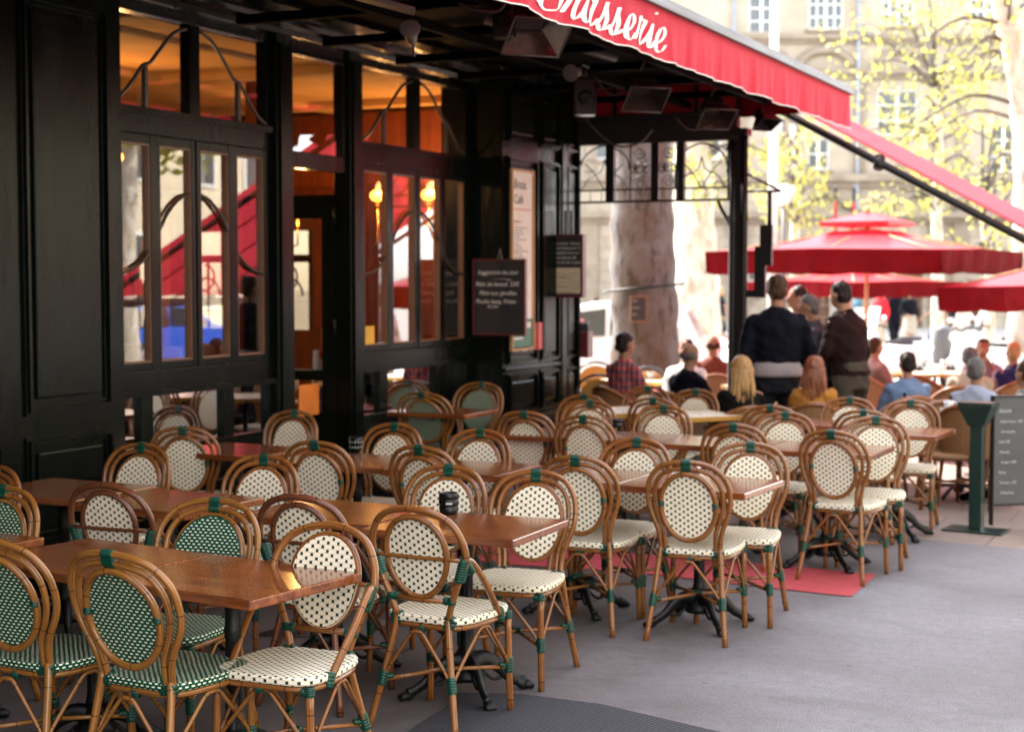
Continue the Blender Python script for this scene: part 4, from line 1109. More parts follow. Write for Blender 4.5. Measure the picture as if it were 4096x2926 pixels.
# hanging lantern bracket to the right of the post
br = empty('sign_bracket', (PXs+.05, YE, 0), 0, 'black iron bracket with stepped hanging panel right of the iron post', 'bracket')
pt = lambda a, b: (W(a, b, y=YE)-br.location)
mb = MB(); mb.tube([pt(2990, 697), pt(3120, 763)], .012, 6); mb.tube([pt(2985, 765), pt(3125, 765)], .012, 6); mb.tube([pt(3078, 763), pt(3078, 905)], .022, 6); mb.build('arm', 'iron', br)
mb = MB()
def pbox(a0, b0, a1, b1, t=.02):
    p, q = pt(a0, b0), pt(a1, b1); mb.box(p.x, q.x, -t, t, q.z, p.z)
pbox(3042, 900, 3090, 985); pbox(3042, 985, 3088, 1062); pbox(3020, 985, 3041, 1160); pbox(3041, 1062, 3062, 1160); pbox(2985, 1160, 3062, 1190)
mb.build('stepped_panel', 'iron', br)

# ------------------------------------------------------------------ first awning
AX = W(3397, 513, y=YE).x; AZ = W(3397, 513, y=YE).z; AT = W(3433, 378, y=YE).z
aw = empty('awning', (AX, YE, AZ), 0, 'long red awning with white script lettering on its valance', 'awning')
Y0 = -3.
mb = MB(); N = 260
rn = random.Random(2)
ph = [rn.uniform(0, 6) for _ in range(4)]
def val(y, t):                            # t: 0 top .. 1 bottom
    wv = .009*math.sin(y*9+ph[0])+.008*math.sin(y*17+ph[1])+.006*math.sin(y*31+ph[2])
    sc_ = .006*math.sin(y*7.3)+.005*abs(math.sin(y*4.2))
    return Vector((wv*t*1.2, y-YE, (AT-AZ)*(1-t)+(sc_-.01)*t))
rows = 5
for i in range(N):
    for k in range(rows):
        ya = Y0+(YE-Y0)*i/N; yb_ = Y0+(YE-Y0)*(i+1)/N; a, b = k/rows, (k+1)/rows
        mb.add([val(ya, a), val(ya, b), val(yb_, b), val(yb_, a)], [(0,1,2,3)], None, 0, True)
mb.build('valance', 'red_cloth', aw)
mb = MB(); mb.tube([val(Y0+(YE-Y0)*i/N, 1)+Vector((.002, 0, 0)) for i in range(N+1)], .004, 5); mb.build('valance_trim', 'letter_white', aw)
mb = MB(); mb.bbox(-.05, .035, Y0-YE, .05, AT-AZ, AT-AZ+.035, .006); mb.bbox(-.08, .012, Y0-YE, .03, AT-AZ+.035, AT-AZ+.075, .006); mb.build('front_profile', 'grey_metal', aw)
mb = MB(); mb.box(FX-AX+.3, -.08, Y0-YE, -.02, 0, .01, mat=Matrix.Translation((0, 0, AT-AZ+.05))); 
mb = MB(); x0, x1 = FX+.2-AX, -.06; zt0, zt1 = 4.12-AZ, AT-AZ+.045
nn = 12
for i in range(nn):
    a, b = i/nn, (i+1)/nn; xa, xb = x0+(x1-x0)*a, x0+(x1-x0)*b; za, zb = zt0+(zt1-zt0)*a, zt0+(zt1-zt0)*b
    mb.add([(xa, Y0-YE, za), (xb, Y0-YE, zb), (xb, 0, zb), (xa, 0, za)], [(0,1,2,3)])
mb.build('awning_cloth', 'red_canopy', aw)
mb = MB(); mb.add([(x0, .0, zt0), (x1, .0, zt1), (x1, 0, zt1-.18), (x0, 0, zt1-.25)], [(0,1,2,3)]); mb.build('side_cloth', 'shaded_red_cloth', aw)
# near-black sheet hiding the cloth, and rails; awning shade put into their colour
mb = MB(); mb.box(FX+.2-AX, -.62, Y0-YE, -.05, .50, .53); mb.build('shade_sheet', 'shade_black', aw)
mb = MB()
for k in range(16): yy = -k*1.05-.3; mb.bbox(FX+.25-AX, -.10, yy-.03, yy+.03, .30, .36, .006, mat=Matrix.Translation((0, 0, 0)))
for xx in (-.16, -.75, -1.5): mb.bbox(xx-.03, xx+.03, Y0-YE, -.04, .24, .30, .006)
mb.build('support_frame', 'shade_black', aw)
# lettering: brush script strokes swept as flat ribbons
GL = {
 'B': ([[(.15,0),(.3,.9)],[(.05,.75),(.25,.95),(.6,.95),(.62,.7),(.3,.52)],[(.3,.52),(.62,.48),(.62,.1),(.3,-.02),(.05,.08)]], .72),
 'r': ([[(0,.05),(.12,.38),(.14,.52),(.10,.44)],[(.13,.50),(.2,.46),(.3,.45),(.22,.15),(.24,0),(.34,.04),(.42,.16)]], .40),
 'a': ([[(.34,.40),(.24,.46),(.1,.38),(.02,.16),(.08,0),(.2,.06),(.34,.36)],[(.36,.46),(.30,.16),(.32,.0),(.42,.04),(.5,.16)]], .47),
 's': ([[(0,.05),(.14,.28),(.2,.5),(.19,.40),(.26,.2),(.2,.02),(.08,-.02),(.04,.06)],[(.2,.02),(.30,.04),(.38,.14)]], .36),
 'e': ([[(0,.1),(.16,.18),(.28,.34),(.24,.47),(.12,.42),(.06,.2),(.12,.0),(.26,.02),(.38,.16)]], .37),
 'i': ([[(0,.1),(.12,.46),(.08,.16),(.12,0),(.2,.04),(.28,.16)],[(.17,.66),(.19,.70)]], .27)}
mb = MB()
S_ = .330; yL = W(2655, 190, x=AX).y
word = 'Brasserie'; WX = 1.55; tot = sum(GL[c][1] for c in word)*S_*1.02*WX
cy = yL-tot-YE; 
cy0 = cy
for c in word:
    for st in GL[c][0]:
        P = smooth([(0, p[0], p[1]) for p in st], 7); n = len(P)
        for i in range(n-1):
            def q(p, t_):
                yy = cy+(p.y+p.z*.28)*S_*WX; zz = .035+p.z*S_*.98
                return yy, zz
            a = P[i]; b = P[i+1]; d = (b-a)
            if d.length < 1e-6: continue
            th = (.008+.015*abs(d.z)/d.length)
            nrm = Vector((0, 1, .15)).normalized()*th
            pts = []
            for e, sg in ((a, -1), (b, -1), (b, 1), (a, 1)):
                yy, zz = q(e, 0); yy += nrm.y*sg*1.2; zz += nrm.z*sg+ (th*.35*sg if abs(d.z) < .5*d.length else 0)
                wv = val(yy+YE, 1-zz/(AT-AZ)).x
                pts.append((wv+.006, yy, zz))
            mb.add(pts, [(0,1,2,3)])
    cy += GL[c][1]*S_*1.02*WX
mb.build('lettering', 'letter_white', aw)

# ------------------------------------------------------------------ second awning, reaching further out beyond the corner
Pn0 = W(2780, 262, y=YE+.1); Pn1 = W(4096, 957, y=YE+.1)
dirn = (Pn1-Pn0).normalized(); far = Pn1+dirn*1.3
a2 = empty('side_awning', Pn0, 0, 'wide pink red awning sloping down to the right behind the lettered one', 'awning')
L2 = (far-Pn0).length; DY = 4.4; up = Vector((-dirn.z, 0, dirn.x))
mb = MB(); n = 26
for i in range(n):
    p = dirn*(L2*i/n); q = dirn*(L2*(i+1)/n)
    for j in range(12):
        ya, yb_ = DY*j/12, DY*(j+1)/12; s1 = up*(.085+.01*math.sin(i*1.7)-.05*0); 
        h = lambda i_, y_: up*(.10-.025*math.sin(PI*((i_*1.0) % 3)/3)*0-.03*math.sin(PI*(y_/DY*6 % 1)))
        mb.add([p+h(i, ya)+Vector((0, ya, 0)), q+h(i+1, ya)+Vector((0, ya, 0)), q+h(i+1, yb_)+Vector((0, yb_, 0)), p+h(i, yb_)+Vector((0, yb_, 0))], [(0,1,2,3)])
mb.build('awning_cloth', 'pink_canopy', a2)
mb = MB(); mb.tube([dirn*-.9+Vector((0, DY, 0)), dirn*L2+Vector((0, DY, 0))], .03, 8); mb.build('arm', 'iron', a2)
mb = MB(); mb.tube([dirn*-.9, dirn*L2], .035, 8); mb.tube([dirn*(L2*.42)+Vector((0,-.03,-.05)), dirn*(L2*.42)+Vector((0,.03,.05))], .05, 8); mb.build('arm', 'iron', a2)
for j in range(1, 6): mb = MB(); mb.tube([Vector((0, DY*j/6, 0))+up*.06, dirn*L2+up*.06+Vector((0, DY*j/6, 0))], .012, 5); mb.build('rib', 'red_canopy', a2)
mb = MB(); mb.tube([dirn*L2+Vector((0, 0, 0)), dirn*L2+Vector((0, DY, 0))], .05, 8); mb.build('front_profile', 'grey_metal', a2)

# ------------------------------------------------------------------ heaters, spots, speakers, cables under the awning
def heater(px, yy, z, s, rz, rx, label, first=[None]):
    p = WZ(px, yy, z); 
    o = empty('patio_heater', p, 0, label, 'heater', 'square heaters under the awning'); o.rotation_euler = (R(rx), 0, R(rz)); o.scale = (s, s, s)
    mb = MB(); w1, h1, w0, h0, d = .26, .20, .13, .10, .24
    O = [(-w1, -h1), (w1, -h1), (w1, h1), (-w1, h1)]; I = [(-w0, -h0), (w0, -h0), (w0, h0), (-w0, h0)]
    for k in range(4):
        a, b = k, (k+1) % 4
        mb.add([(O[a][0], 0, O[a][1]), (O[b][0], 0, O[b][1]), (I[b][0], d, I[b][1]), (I[a][0], d, I[a][1])], [(0,1,2,3)])
    mb.build('reflector', 'reflector' if s > .7 else ('iron' if s < .5 else 'heater_metal'), o)
    mb = MB(); mb.bbox(-w0-.02, w0+.02, d-.01, d+.10, -h0-.02, h0+.02, .01); mb.build('burner_box', 'iron', o)
    mb = MB(); mb.box(-w0, w0, d-.03, d-.012, -h0, h0)
    for k in range(5): mb.tube([(-w0, d-.04, -h0+.04*k+.02), (w0, d-.04, -h0+.04*k+.02)], .004, 5)
    mb.build('burner', 'heater_metal', o)
    mb = MB()
    for k in range(4):
        a, b = O[k], O[(k+1) % 4]; mb.tube([(a[0], 0, a[1]), (b[0], 0, b[1])], .008, 6)
    mb.build('rim', 'lamp_grey' if s > .5 else 'iron', o)
    mb = MB(); mb.tube([(0, d+.08, 0), (0, d+.18, .10), (0, d+.14, .3)], .014, 6); mb.build('bracket', 'iron', o)
heater(2150, 150, 9.3, .72, 48, 50, 'largest square patio heater hanging under the lettered awning')
heater(2585, 400, 11.8, .62, 44, 50, 'middle square patio heater under the awning near the corner')
heater(2868, 478, 13.3, .58, 44, 50, 'square patio heater in front of the corner screen')
heater(3070, 500, 14.0, .45, 60, 60, 'small brown heater hood at the awning corner')
def spot(px, yy, z, r, rz, rx, label):
    o = empty('spot_lamp', WZ(px, yy, z), 0, label, 'lamp', 'round spot lamps under the awning'); o.rotation_euler = (R(rx), 0, R(rz))
    mb = MB(); mb.lathe([(r*.55, -.12), (r*.7, -.05), (r, 0), (r*1.05, .01), (r*.97, .012)], n=20); mb.build('housing', 'lamp_grey', o)
    mb = MB(); mb.lathe([(0, .0), (r*.94, .006), (r*.94, .004)][::-1], n=20); mb.build('lens', 'reflector', o)
    mb = MB(); mb.tube([(0, 0, -.1), (0, .05, -.22), (0, .02, -.34)], .010, 6); mb.build('bracket', 'iron', o)
spot(1640, 118, 8.7, .055, 25, 70, 'round pale spot lamp above the right shop window')
spot(2285, 292, 11.5, .060, 0, 100, 'round pale spot lamp right of the largest heater')
for px, yy, z, sz, rz, lb in ((2340, 390, 12.2, .14, 25, 'black speaker box hanging where the pilaster ends'), (2020, 80, 9.4, .11, 15, 'black box clipped behind the biggest heater')):
    o = empty('speaker_box', WZ(px, yy, z), R(rz), lb, 'speaker')
    mb = MB(); mb.bbox(-sz*.6, sz*.6, -sz*.6, sz*.6, -sz, sz, .012); mb.build('cabinet', 'black_plastic', o)
    mb = MB(); mb.lathe([(sz*.35, 0), (sz*.4, .008), (sz*.2, .0)], n=16); q = mb.build('cone', 'iron', o); q.data.transform(Matrix.Translation((0, -sz*.6-.004, -.01)) @ Matrix.Rotation(PI/2, 4, 'X'))
    mb = MB(); mb.tube([(0, 0, sz), (0, .03, sz+.14)], .012, 6); mb.build('bracket', 'iron', o)
mb = MB()
for pts, z in (([(2320, 440), (2380, 520), (2470, 585), (2560, 570), (2610, 520)], 13.6), ([(1830, 10), (1900, 40), (1990, 45), (2030, 0)], 9), ([(2390, 330), (2450, 380), (2520, 350)], 12), ([(2700, 470), (2760, 520), (2850, 500)], 13)):
    mb = MB(); mb.tube(smooth([WZ(a, b, z) for a, b in pts], 5), .010, 5)
    tag(mb.build('cable', 'cable'), {13.6: 'loose brown cable looping over the iron screen', 9: 'loose cable looping at the top edge above the shop window', 12: 'short cable hanging beside the black speaker box', 13: 'cable sagging between the two smaller square heaters'}[z], 'cable')
for px, yy, z, lb in ((1540, 15, 8.3, 'flat pale heater plate at top edge above the right window'), (2040, 110, 9.6, 'flat beige plate behind the biggest heater'), (2385, 215, 11.6, 'flat beige lamp plate right of the biggest heater')):
    o = empty('ceiling_plate', WZ(px, yy, z), R(30), lb, 'lamp')
    mb = MB(); mb.bbox(-.16, .16, -.07, .07, -.012, .012, .004, mat=Matrix.Rotation(R(14), 4, 'Y')); mb.build('plate', 'lamp_grey', o)
    mb = MB(); mb.tube([(0, 0, 0), (0, 0, .2)], .01, 6); mb.build('rod', 'iron', o)

# ------------------------------------------------------------------ green menu stand and blackboard easel at right
b0 = W(3905, 2122, h=0)
st = empty('menu_stand', b0, R(-8), 'dark green square post with flared head on a flat steel plate', 'menu stand')
k = 10.9/6300
mb = MB(); mb.bbox(-.21, .21, -.13, .13, .002, .014, .003); mb.build('base_plate', 'post_green', st)
mb = MB(); mb.bbox(-.044, .044, -.044, .044, .014, .78, .004); mb.build('post', 'post_green', st)
mb = MB(); lo, hi = (.055, .055), (.12, .10)
z0, z1 = .75, .89
vs = [(sx*lo[0], sy*lo[1], z0) for sx, sy in ((-1,-1),(1,-1),(1,1),(-1,1))]+[(sx*hi[0], sy*hi[1], z1) for sx, sy in ((-1,-1),(1,-1),(1,1),(-1,1))]+[(sx*hi[0], sy*hi[1], z1+.025) for sx, sy in ((-1,-1),(1,-1),(1,1),(-1,1))]
mb.add(vs, [(0,1,5,4),(1,2,6,5),(2,3,7,6),(3,0,4,7),(4,5,9,8),(5,6,10,9),(6,7,11,10),(7,4,8,11),(8,9,10,11)]); mb.build('head', 'post_green', st)
pA = W(3984, 1650, h=.86); 
ez = empty('menu_easel', WZ(4060, 2025, 11.3), R(35), 'grey chalk menu board with handwritten columns leaning at right edge', 'menu board')
ez.location.z = 0
RX = Matrix.Rotation(PI/2, 4, 'X')
mb = MB(); mb.bbox(-.17, .62, .0, .035, .17, .94, .004); mb.build('board', 'board_grey', ez)
mb = MB(); mb.bbox(-.18, -.17, -.01, .045, .02, .95, .003); mb.bbox(.62, .63, -.01, .045, .02, .95, .003); mb.bbox(-.17, .62, -.01, .045, .94, .95, .003); mb.bbox(-.17, .62, -.01, .045, .16, .17, .003); mb.build('frame', 'iron', ez)
rn = random.Random(9)
words = ['Salade', 'Tartare', 'Moules', 'Steak frites', 'Omelette', 'Soupe', 'Entrecôte', 'Saumon', 'Tarte', 'Café']
for col in (0, 1, 2):
    for r in range(9):
        text('lettering', words[(r*3+col*5) % 10]+(' %d€' % (8+(r*5+col*3) % 14) if r % 2 else ''), .027 if r else .038, 'chalk_grey', ez, Matrix.Translation((-.14+.25*col+.01*(r % 3), -.004, .83-.073*r)) @ RX, .3)
mb = MB(); mb.tube([(-.1, .03, .85), (-.1, .40, .01)], .014, 6); mb.tube([(.5, .03, .85), (.5, .40, .01)], .014, 6); mb.build('rear_leg', 'light_wood', ez)
# ------------------------------------------------------------------ far side of the square (frame aligned with the street, turned by YAW)
def FR(X, Z, h=0): return Vector((CAMX+X*math.cos(YAW)-Z*math.sin(YAW), X*math.sin(YAW)+Z*math.cos(YAW), h))
ZB = 62.
kx = ZB/F
def bx(px): return (px-CX)*kx
def bz(yy): return WZ(2048, yy, ZB).z
far_b = empty('stone_building', FR(0, ZB), YAW, 'sunlit ornate cream stone building across the square with paned windows', 'building')
G0 = -.22
def fp(mb, name, mat, par=None):
    o = mb.build(name, mat, far_b if par is None else par)
    if par is not None and par is not far_b: o.data.transform(Matrix.Translation(-par.location) if par.parent == far_b else Matrix())
    return o
# wall with real openings: columns of piers and spandrels built round each window
wins = [ # px0, y0, px1, y1  (glass opening), panes x, panes y
 (2985, -110, 3090, 145, 2, 5), (3222, -120, 3362, 127, 4, 5), (3512, -130, 3645, 112, 4, 5), (3860, -130, 3990, 100, 4, 5),
 (3498, 365, 3662, 545, 2, 3), (3060, 395, 3180, 560, 2, 3), (3225, 555, 3312, 680, 2, 2), (3588, 525, 3655, 660, 1, 2), (3950, 500, 4060, 690, 2, 3),
 (2330, 330, 2430, 640, 2, 4), (2560, 330, 2660, 640, 2, 4), (2780, 330, 2880, 640, 2, 4),
 (2990, 1060, 3030, 1185, 1, 2)]
mb = MB()
xa, xb = bx(1500), bx(5200)
mb.box(xa, xb, .35, 6, G0, 17)                         # core set back behind the facade skin
mb.bbox(xa, xb, 0, .4, bz(150)-.18, bz(150)+.14, .05)
def skin(y_top, y_bot, row, t=.30):
    z1, z0 = (bz(y_top) if y_top > -900 else 17), (bz(y_bot) if y_bot < 2000 else G0)
    cur = xa
    for (a, b, c, d, *_r) in sorted(row):
        mb.box(cur, bx(a), .02, .36, z0, z1); mb.box(bx(a), bx(c), .02, .36, bz(b), z1) if bz(b) < z1 else None; mb.box(bx(a), bx(c), .02, .36, z0, bz(d)); cur = bx(c)
    mb.box(cur, xb, .02, .36, z0, z1)
skin(-999, 150, [w_ for w_ in wins if w_[3] < 150])
skin(150, 720, [w_ for w_ in wins if 300 < w_[1] < 600 and w_[0] not in (3588,)])
skin(720, 3000, [w_ for w_ in wins if w_[1] > 1000]+[(3585, 1085, 3692, 1400), (3240, 1120, 3320, 1400), (3860, 1120, 3960, 1400)])
fp(mb, 'wall', 'stone')
mb = MB()
for y0, h_, d in ((285, .22, .35), (150, .2, .30), (700, .30, .45), (850, .24, .5), (-180, .3, .4)): mb.bbox(xa, xb, -d, .05, bz(y0)-h_, bz(y0), .04); mb.bbox(xa, xb, -d*.5, .05, bz(y0)-h_*1.7, bz(y0)-h_, .03)
for p in (2360, 2700, 2960, 3150, 3430, 3740, 3835, 4130): mb.bbox(bx(p)-.3, bx(p)+.3, -.16, .06, G0, bz(850)-.2, .03); mb.bbox(bx(p)-.22, bx(p)+.22, -.12, .06, bz(690), bz(290), .03)
def arcp(cx, cy, r, h_, th=.16):
    P = [Vector((bx(cx)+r*math.cos(t), -.15, bz(cy)+h_*math.sin(t))) for t in [PI*i/16 for i in range(17)]]; mb.tube(P, th, 6)
arcp(3290, 275, 1.0, .62); arcp(3600, 275, 1.0, .62); arcp(3930, 275, 1.0, .62); arcp(3050, 275, .9, .6)
for p in (3290, 3640, 3910): 
    mb.tube([Vector((bx(p)-1.1, -.2, bz(835))), Vector((bx(p), -.2, bz(770))), Vector((bx(p)+1.1, -.2, bz(835)))], .13, 6)
fp(mb, 'cornice', 'stone_trim')
mb = MB()
for z in [G0+.45*k for k in range(1, 12)]: mb.box(xa, xb, .006, .03, z, z+.03)
for q in range(60):
    xx = xa+q*.55; 
    for k in range(11): mb.box(xx+(.27 if k % 2 else 0), xx+(.27 if k % 2 else 0)+.02, .008, .03, G0+.45*k, G0+.45*(k+1))
fp(mb, 'stone_joints', 'stone_warm')
first = None
for (a, b, c, d, nx, ny) in wins:
    x0, x1, z1, z0 = bx(a), bx(c), bz(b), bz(d)
    mb = MB(); t = .07
    mb.box(x0, x0+t, .14, .22, z0, z1); mb.box(x1-t, x1, .14, .22, z0, z1); mb.box(x0+t, x1-t, .14, .22, z1-t, z1); mb.box(x0+t, x1-t, .14, .22, z0, z0+t)
    for i in range(1, nx): xx = x0+(x1-x0)*i/nx; ww = .05 if (nx == 4 and i == 2) or nx == 2 else .025; mb.box(xx-ww, xx+ww, .145, .215, z0+t, z1-t)
    for j in range(1, ny): zz = z0+(z1-z0)*j/ny; mb.box(x0+t, x1-t, .15, .21, zz-.025, zz+.025)
    o = mb.build('window', 'white_frame', far_b)
    g = MB(); g.box(x0+t, x1-t, .235, .25, z0, z1); g.build('pane', 'pane_dark', o)
    g = MB(); g.bbox(x0-.12, x1+.12, -.12, .1, z0-.14, z0-.005, .02); g.build('sill', 'stone_trim', o)
for a, c, yy in ((3585, 3692, 1085), (3240, 3320, 1120), (3860, 3960, 1120)):
    mb = MB(); x0, x1, z1 = bx(a), bx(c), bz(yy); xm = (x0+x1)/2
    mb.box(x0, xm-.01, .2, .26, G0, z1-.01); mb.box(xm+.01, x1, .2, .26, G0, z1-.01)
    for q in (x0, xm):
        for z in (.2, .9, 1.5): mb.bbox(q+.08, q+(x1-x0)/2-.1, .16, .205, G0+z, G0+z+.5, .02)
    mb.lathe([(.0, .0), (.3, .02), (.33, .06), (.1, .1)], c=(xm, .15, z1-.4), n=16, sy=.2)
    o = mb.build('door', 'door_wood', far_b)
    g = MB(); g.lathe([(.03, -.05), (.04, 0), (.02, .04)], c=(xm+.1, .1, 1.0), n=10); g.build('handle', 'gold', o)
mb = MB(); 
for p in (2925, 3417): mb.tube([(bx(p), -.2, G0), (bx(p), -.2, 14)], .07, 8)
fp(mb, 'downpipe', 'pipe_grey')
# narrow red banners
for k, p in enumerate((3337, 3410)):
    o = empty('banner', FR(bx(p)*.9, ZB*.9, bz(970)), YAW, ['left','right'][k]+' one of two narrow red and black banners on the far wall', 'banner', 'narrow banners')
    mb = MB(); mb.box(-.05, .05, 0, .02, 0, 1.3); mb.build('red_cloth', 'red_canopy', o)
    mb = MB(); mb.box(-.05, .05, 0, .02, 1.31, 1.8); mb.build('black_cloth', 'iron', o)
    mb = MB(); mb.tube([(0, .03, -3.6), (0, .03, 1.85)], .03, 6); mb.build('pole', 'pipe_grey', o)
# pale street lamp
def street_lamp(px, z, top, label, pm='lamp_grey'):
    b = WZ(px, 1500, z); o = empty('street_lamp', (b.x, b.y, gz(b.x, b.y)), 0, label, 'street lamp')
    H = WZ(px, top, z).z-o.location.z
    mb = MB(); mb.lathe([(.12, 0), (.12, .5), (.07, .6), (.05, H*.5), (.04, H-.45)], n=12); mb.build('pole', pm, o)
    mb = MB(); mb.lathe([(.05, H-.45), (.15, H-.35), (.2, H-.05), (.05, H)], n=12); mb.build('lantern', 'white_frame', o)
street_lamp(3128, 34, 740, 'pale street lamp between the corner post and big umbrella')
pl = empty('pale_pole', (0, 0, 0), 0, 'tall pale pole rising beside the awning corner', 'pole')
b = WZ(3088, 1200, 22); pl.location = (b.x, b.y, gz(b.x, b.y)); mb = MB(); mb.lathe([(.08, 0), (.07, 3), (.055, 6.5), (.055, 6.9)], n=12); mb.build('shaft', 'white_frame', pl)
mb = MB(); mb.lathe([(.13, 0), (.13, .12), (.085, .16)], n=12); mb.build('foot', 'lamp_grey', pl)

# ------------------------------------------------------------------ trees
def leafcloud(mb, c, r, n, rn, s=.11):
    for _ in range(n):
        while True:
            v = Vector((rn.uniform(-1, 1), rn.uniform(-1, 1), rn.uniform(-1, 1)))
            if v.length < 1: break
        p = Vector(c)+Vector((v.x*r[0], v.y*r[1], v.z*r[2]))
        a = Vector((rn.gauss(0, 1), rn.gauss(0, 1), rn.gauss(0, 1))).normalized(); b = a.orthogonal().normalized()
        q = s*rn.uniform(.6, 1.4); a *= q; b *= q*.8
        mb.add([p-a, p-b*.8, p+a, p+b*.8], [(0,1,2,3)])
def tree(px, z, path, r0, r1, clouds, label, bk='bark_light', leaf='foliage_yellow', seed=1, s=.12):
    rn = random.Random(seed)
    b = WZ(px, 1500, z); g = Vector((b.x, b.y, gz(b.x, b.y)-.02)); o = empty('plane_tree', g, 0, label, 'tree')
    P = smooth([WZ(a, yy, zz)-g if yy < 5000 else Vector((0, 0, 0)) for a, yy, zz in path], 6)
    n = len(P); mb = MB(); mb.tube(P, [(r0*(1.06 if i < 2 else 1)+(r1-r0)*i/(n-1))*(1+.05*math.sin(i*1.9)) for i in range(n)], 18)
    mb.build('trunk', bk, o)
    mb = MB(); lm = MB()
    for (a, yy, zz, rx, rz, cnt) in clouds:
        c = WZ(a, yy, zz)-g
        for k in range(5):
            cc = c+Vector((rn.uniform(-.7, .7)*rx, rn.uniform(-.7, .7)*rx, rn.uniform(-.7, .7)*rz)); f = rn.uniform(.3, .62)
            leafcloud(mb, cc, (rx*f, rx*f, rz*f), cnt//34, rn, s*.52)
            st = min(P, key=lambda p: (p-cc).length)
            lm.tube(smooth([st, st.lerp(cc, .5)+Vector((0, 0, .3)), cc], 4), [.035]*4+[.025]*3+[.018, .012], 5)
        leafcloud(mb, c, (rx, rx, rz), cnt//26, rn, s*.52)
    if clouds:
        mb.build('crown', leaf, o); lm.build('limbs', 'bark', o)
    return o
tree(2575, 19.5, [(2575, 9999, 19.5), (2580, 1300, 19.5), (2570, 1000, 19.5), (2565, 700, 19.5), (2560, 400, 19.5), (2560, -100, 19.6), (2500, -700, 20)], .44, .30,
     [(2400, -500, 20, 3, 1.6, 900), (2800, -700, 21, 3, 1.5, 900)], 'thick mottled brown plane tree trunk with a wire and small chalkboard', 'bark', seed=3)
tree(2790, 29, [(2790, 9999, 29), (2790, 1200, 29), (2780, 900, 29), (2770, 600, 29), (2800, 100, 29)], .46, .28, [(2900, 690, 28, 1.1, .9, 1100), (2780, 520, 28, 1.2, .8, 700)], 'pale plane tree trunk just right of the thick brown one', seed=4)
tree(4080, 25, [(4110, 9999, 25), (4100, 1200, 25), (4110, 900, 25), (4108, 600, 25), (4070, 250, 25), (4000, -40, 25), (3960, -300, 25)], .26, .17,
     [(3950, 40, 24, 1.4, 1.1, 900), (3850, 330, 25, 1.2, .9, 500), (3960, 720, 27, 1.5, 1.1, 900), (4060, 200, 26, .8, .8, 300)], 'leaning pale trunk at the right edge with sparse yellow leaves', seed=5)
tree(3750, 38, [(3750, 9999, 38), (3750, 1000, 38), (3745, 800, 38), (3760, 600, 38), (3740, 350, 38)], .16, .07,
     [(3680, 420, 37, 2.0, 1.6, 2200), (3790, 180, 37, 2.0, 1.6, 2200), (3600, 620, 37, 1.5, 1.1, 1300), (3850, 600, 38, 1.6, 1.2, 1100), (3560, 880, 38, 1.2, .7, 800), (3700, 760, 38, 1.4, .8, 900), (3640, 20, 38, 2, 1.3, 1200)], 'slim young tree with yellow green leaves before the stone building', leaf='foliage_yellow', seed=6)
tree(3180, 36, [(3180, 9999, 36), (3180, 900, 36), (3190, 700, 36), (3170, 500, 36)], .13, .06, [(3170, 640, 35, 1.0, 1.2, 1700), (3230, 780, 35, .9, .8, 1000), (3130, 820, 35, .6, .8, 600)], 'small bright leafed tree seen between iron post and pink awning', leaf='foliage_yellow', seed=7)
tree(3950, 31, [(3960, 9999, 31), (3960, 1200, 31), (3950, 1000, 31), (3930, 860, 31)], .12, .06, [(3930, 980, 30, 1.1, .5, 800), (4060, 560, 30, .9, .6, 400)], 'low yellow leafed tree above the rightmost umbrella', leaf='foliage_yellow', seed=8)
# wire and board on the thick trunk
tb = WZ(2565, 1240, 19.0)
o = empty('tree_chalkboard', WZ(2555, 1282, 18.9), YAW, 'small chalkboard in wooden frame hung on the thick brown trunk', 'chalkboard')
mb = MB(); mb.box(-.085, .085, 0, .02, 0, .28); mb.build('board', 'chalkboard', o)
mb = MB(); mb.box(-.105, -.085, -.01, .025, -.02, .30); mb.box(.085, .105, -.01, .025, -.02, .30); mb.box(-.085, .085, -.01, .025, -.02, 0); mb.box(-.085, .085, -.01, .025, .28, .30); mb.build('frame', 'bead', o)
for k in range(0, 6, 2): text('lettering', ['Menu', 'Plat 14€', 'Dessert', 'Vin rouge', 'Bière', 'Café'][k], .024, 'chalk_grey', o, Matrix.Translation((-.07, -.004, .23-.04*k)) @ RX, .2)
tc = WZ(2575, 1150, 19.5)
mb = MB(); mb.tube([(tc.x+.492*math.cos(2*PI*k/24), tc.y+.492*math.sin(2*PI*k/24), tc.z+.05*math.cos(2*PI*k/24-.3)) for k in range(24)], .018, 5, closed=True)
tag(mb.build('wire_band', 'iron'), 'dark wire band tied round the thick brown trunk', 'wire')

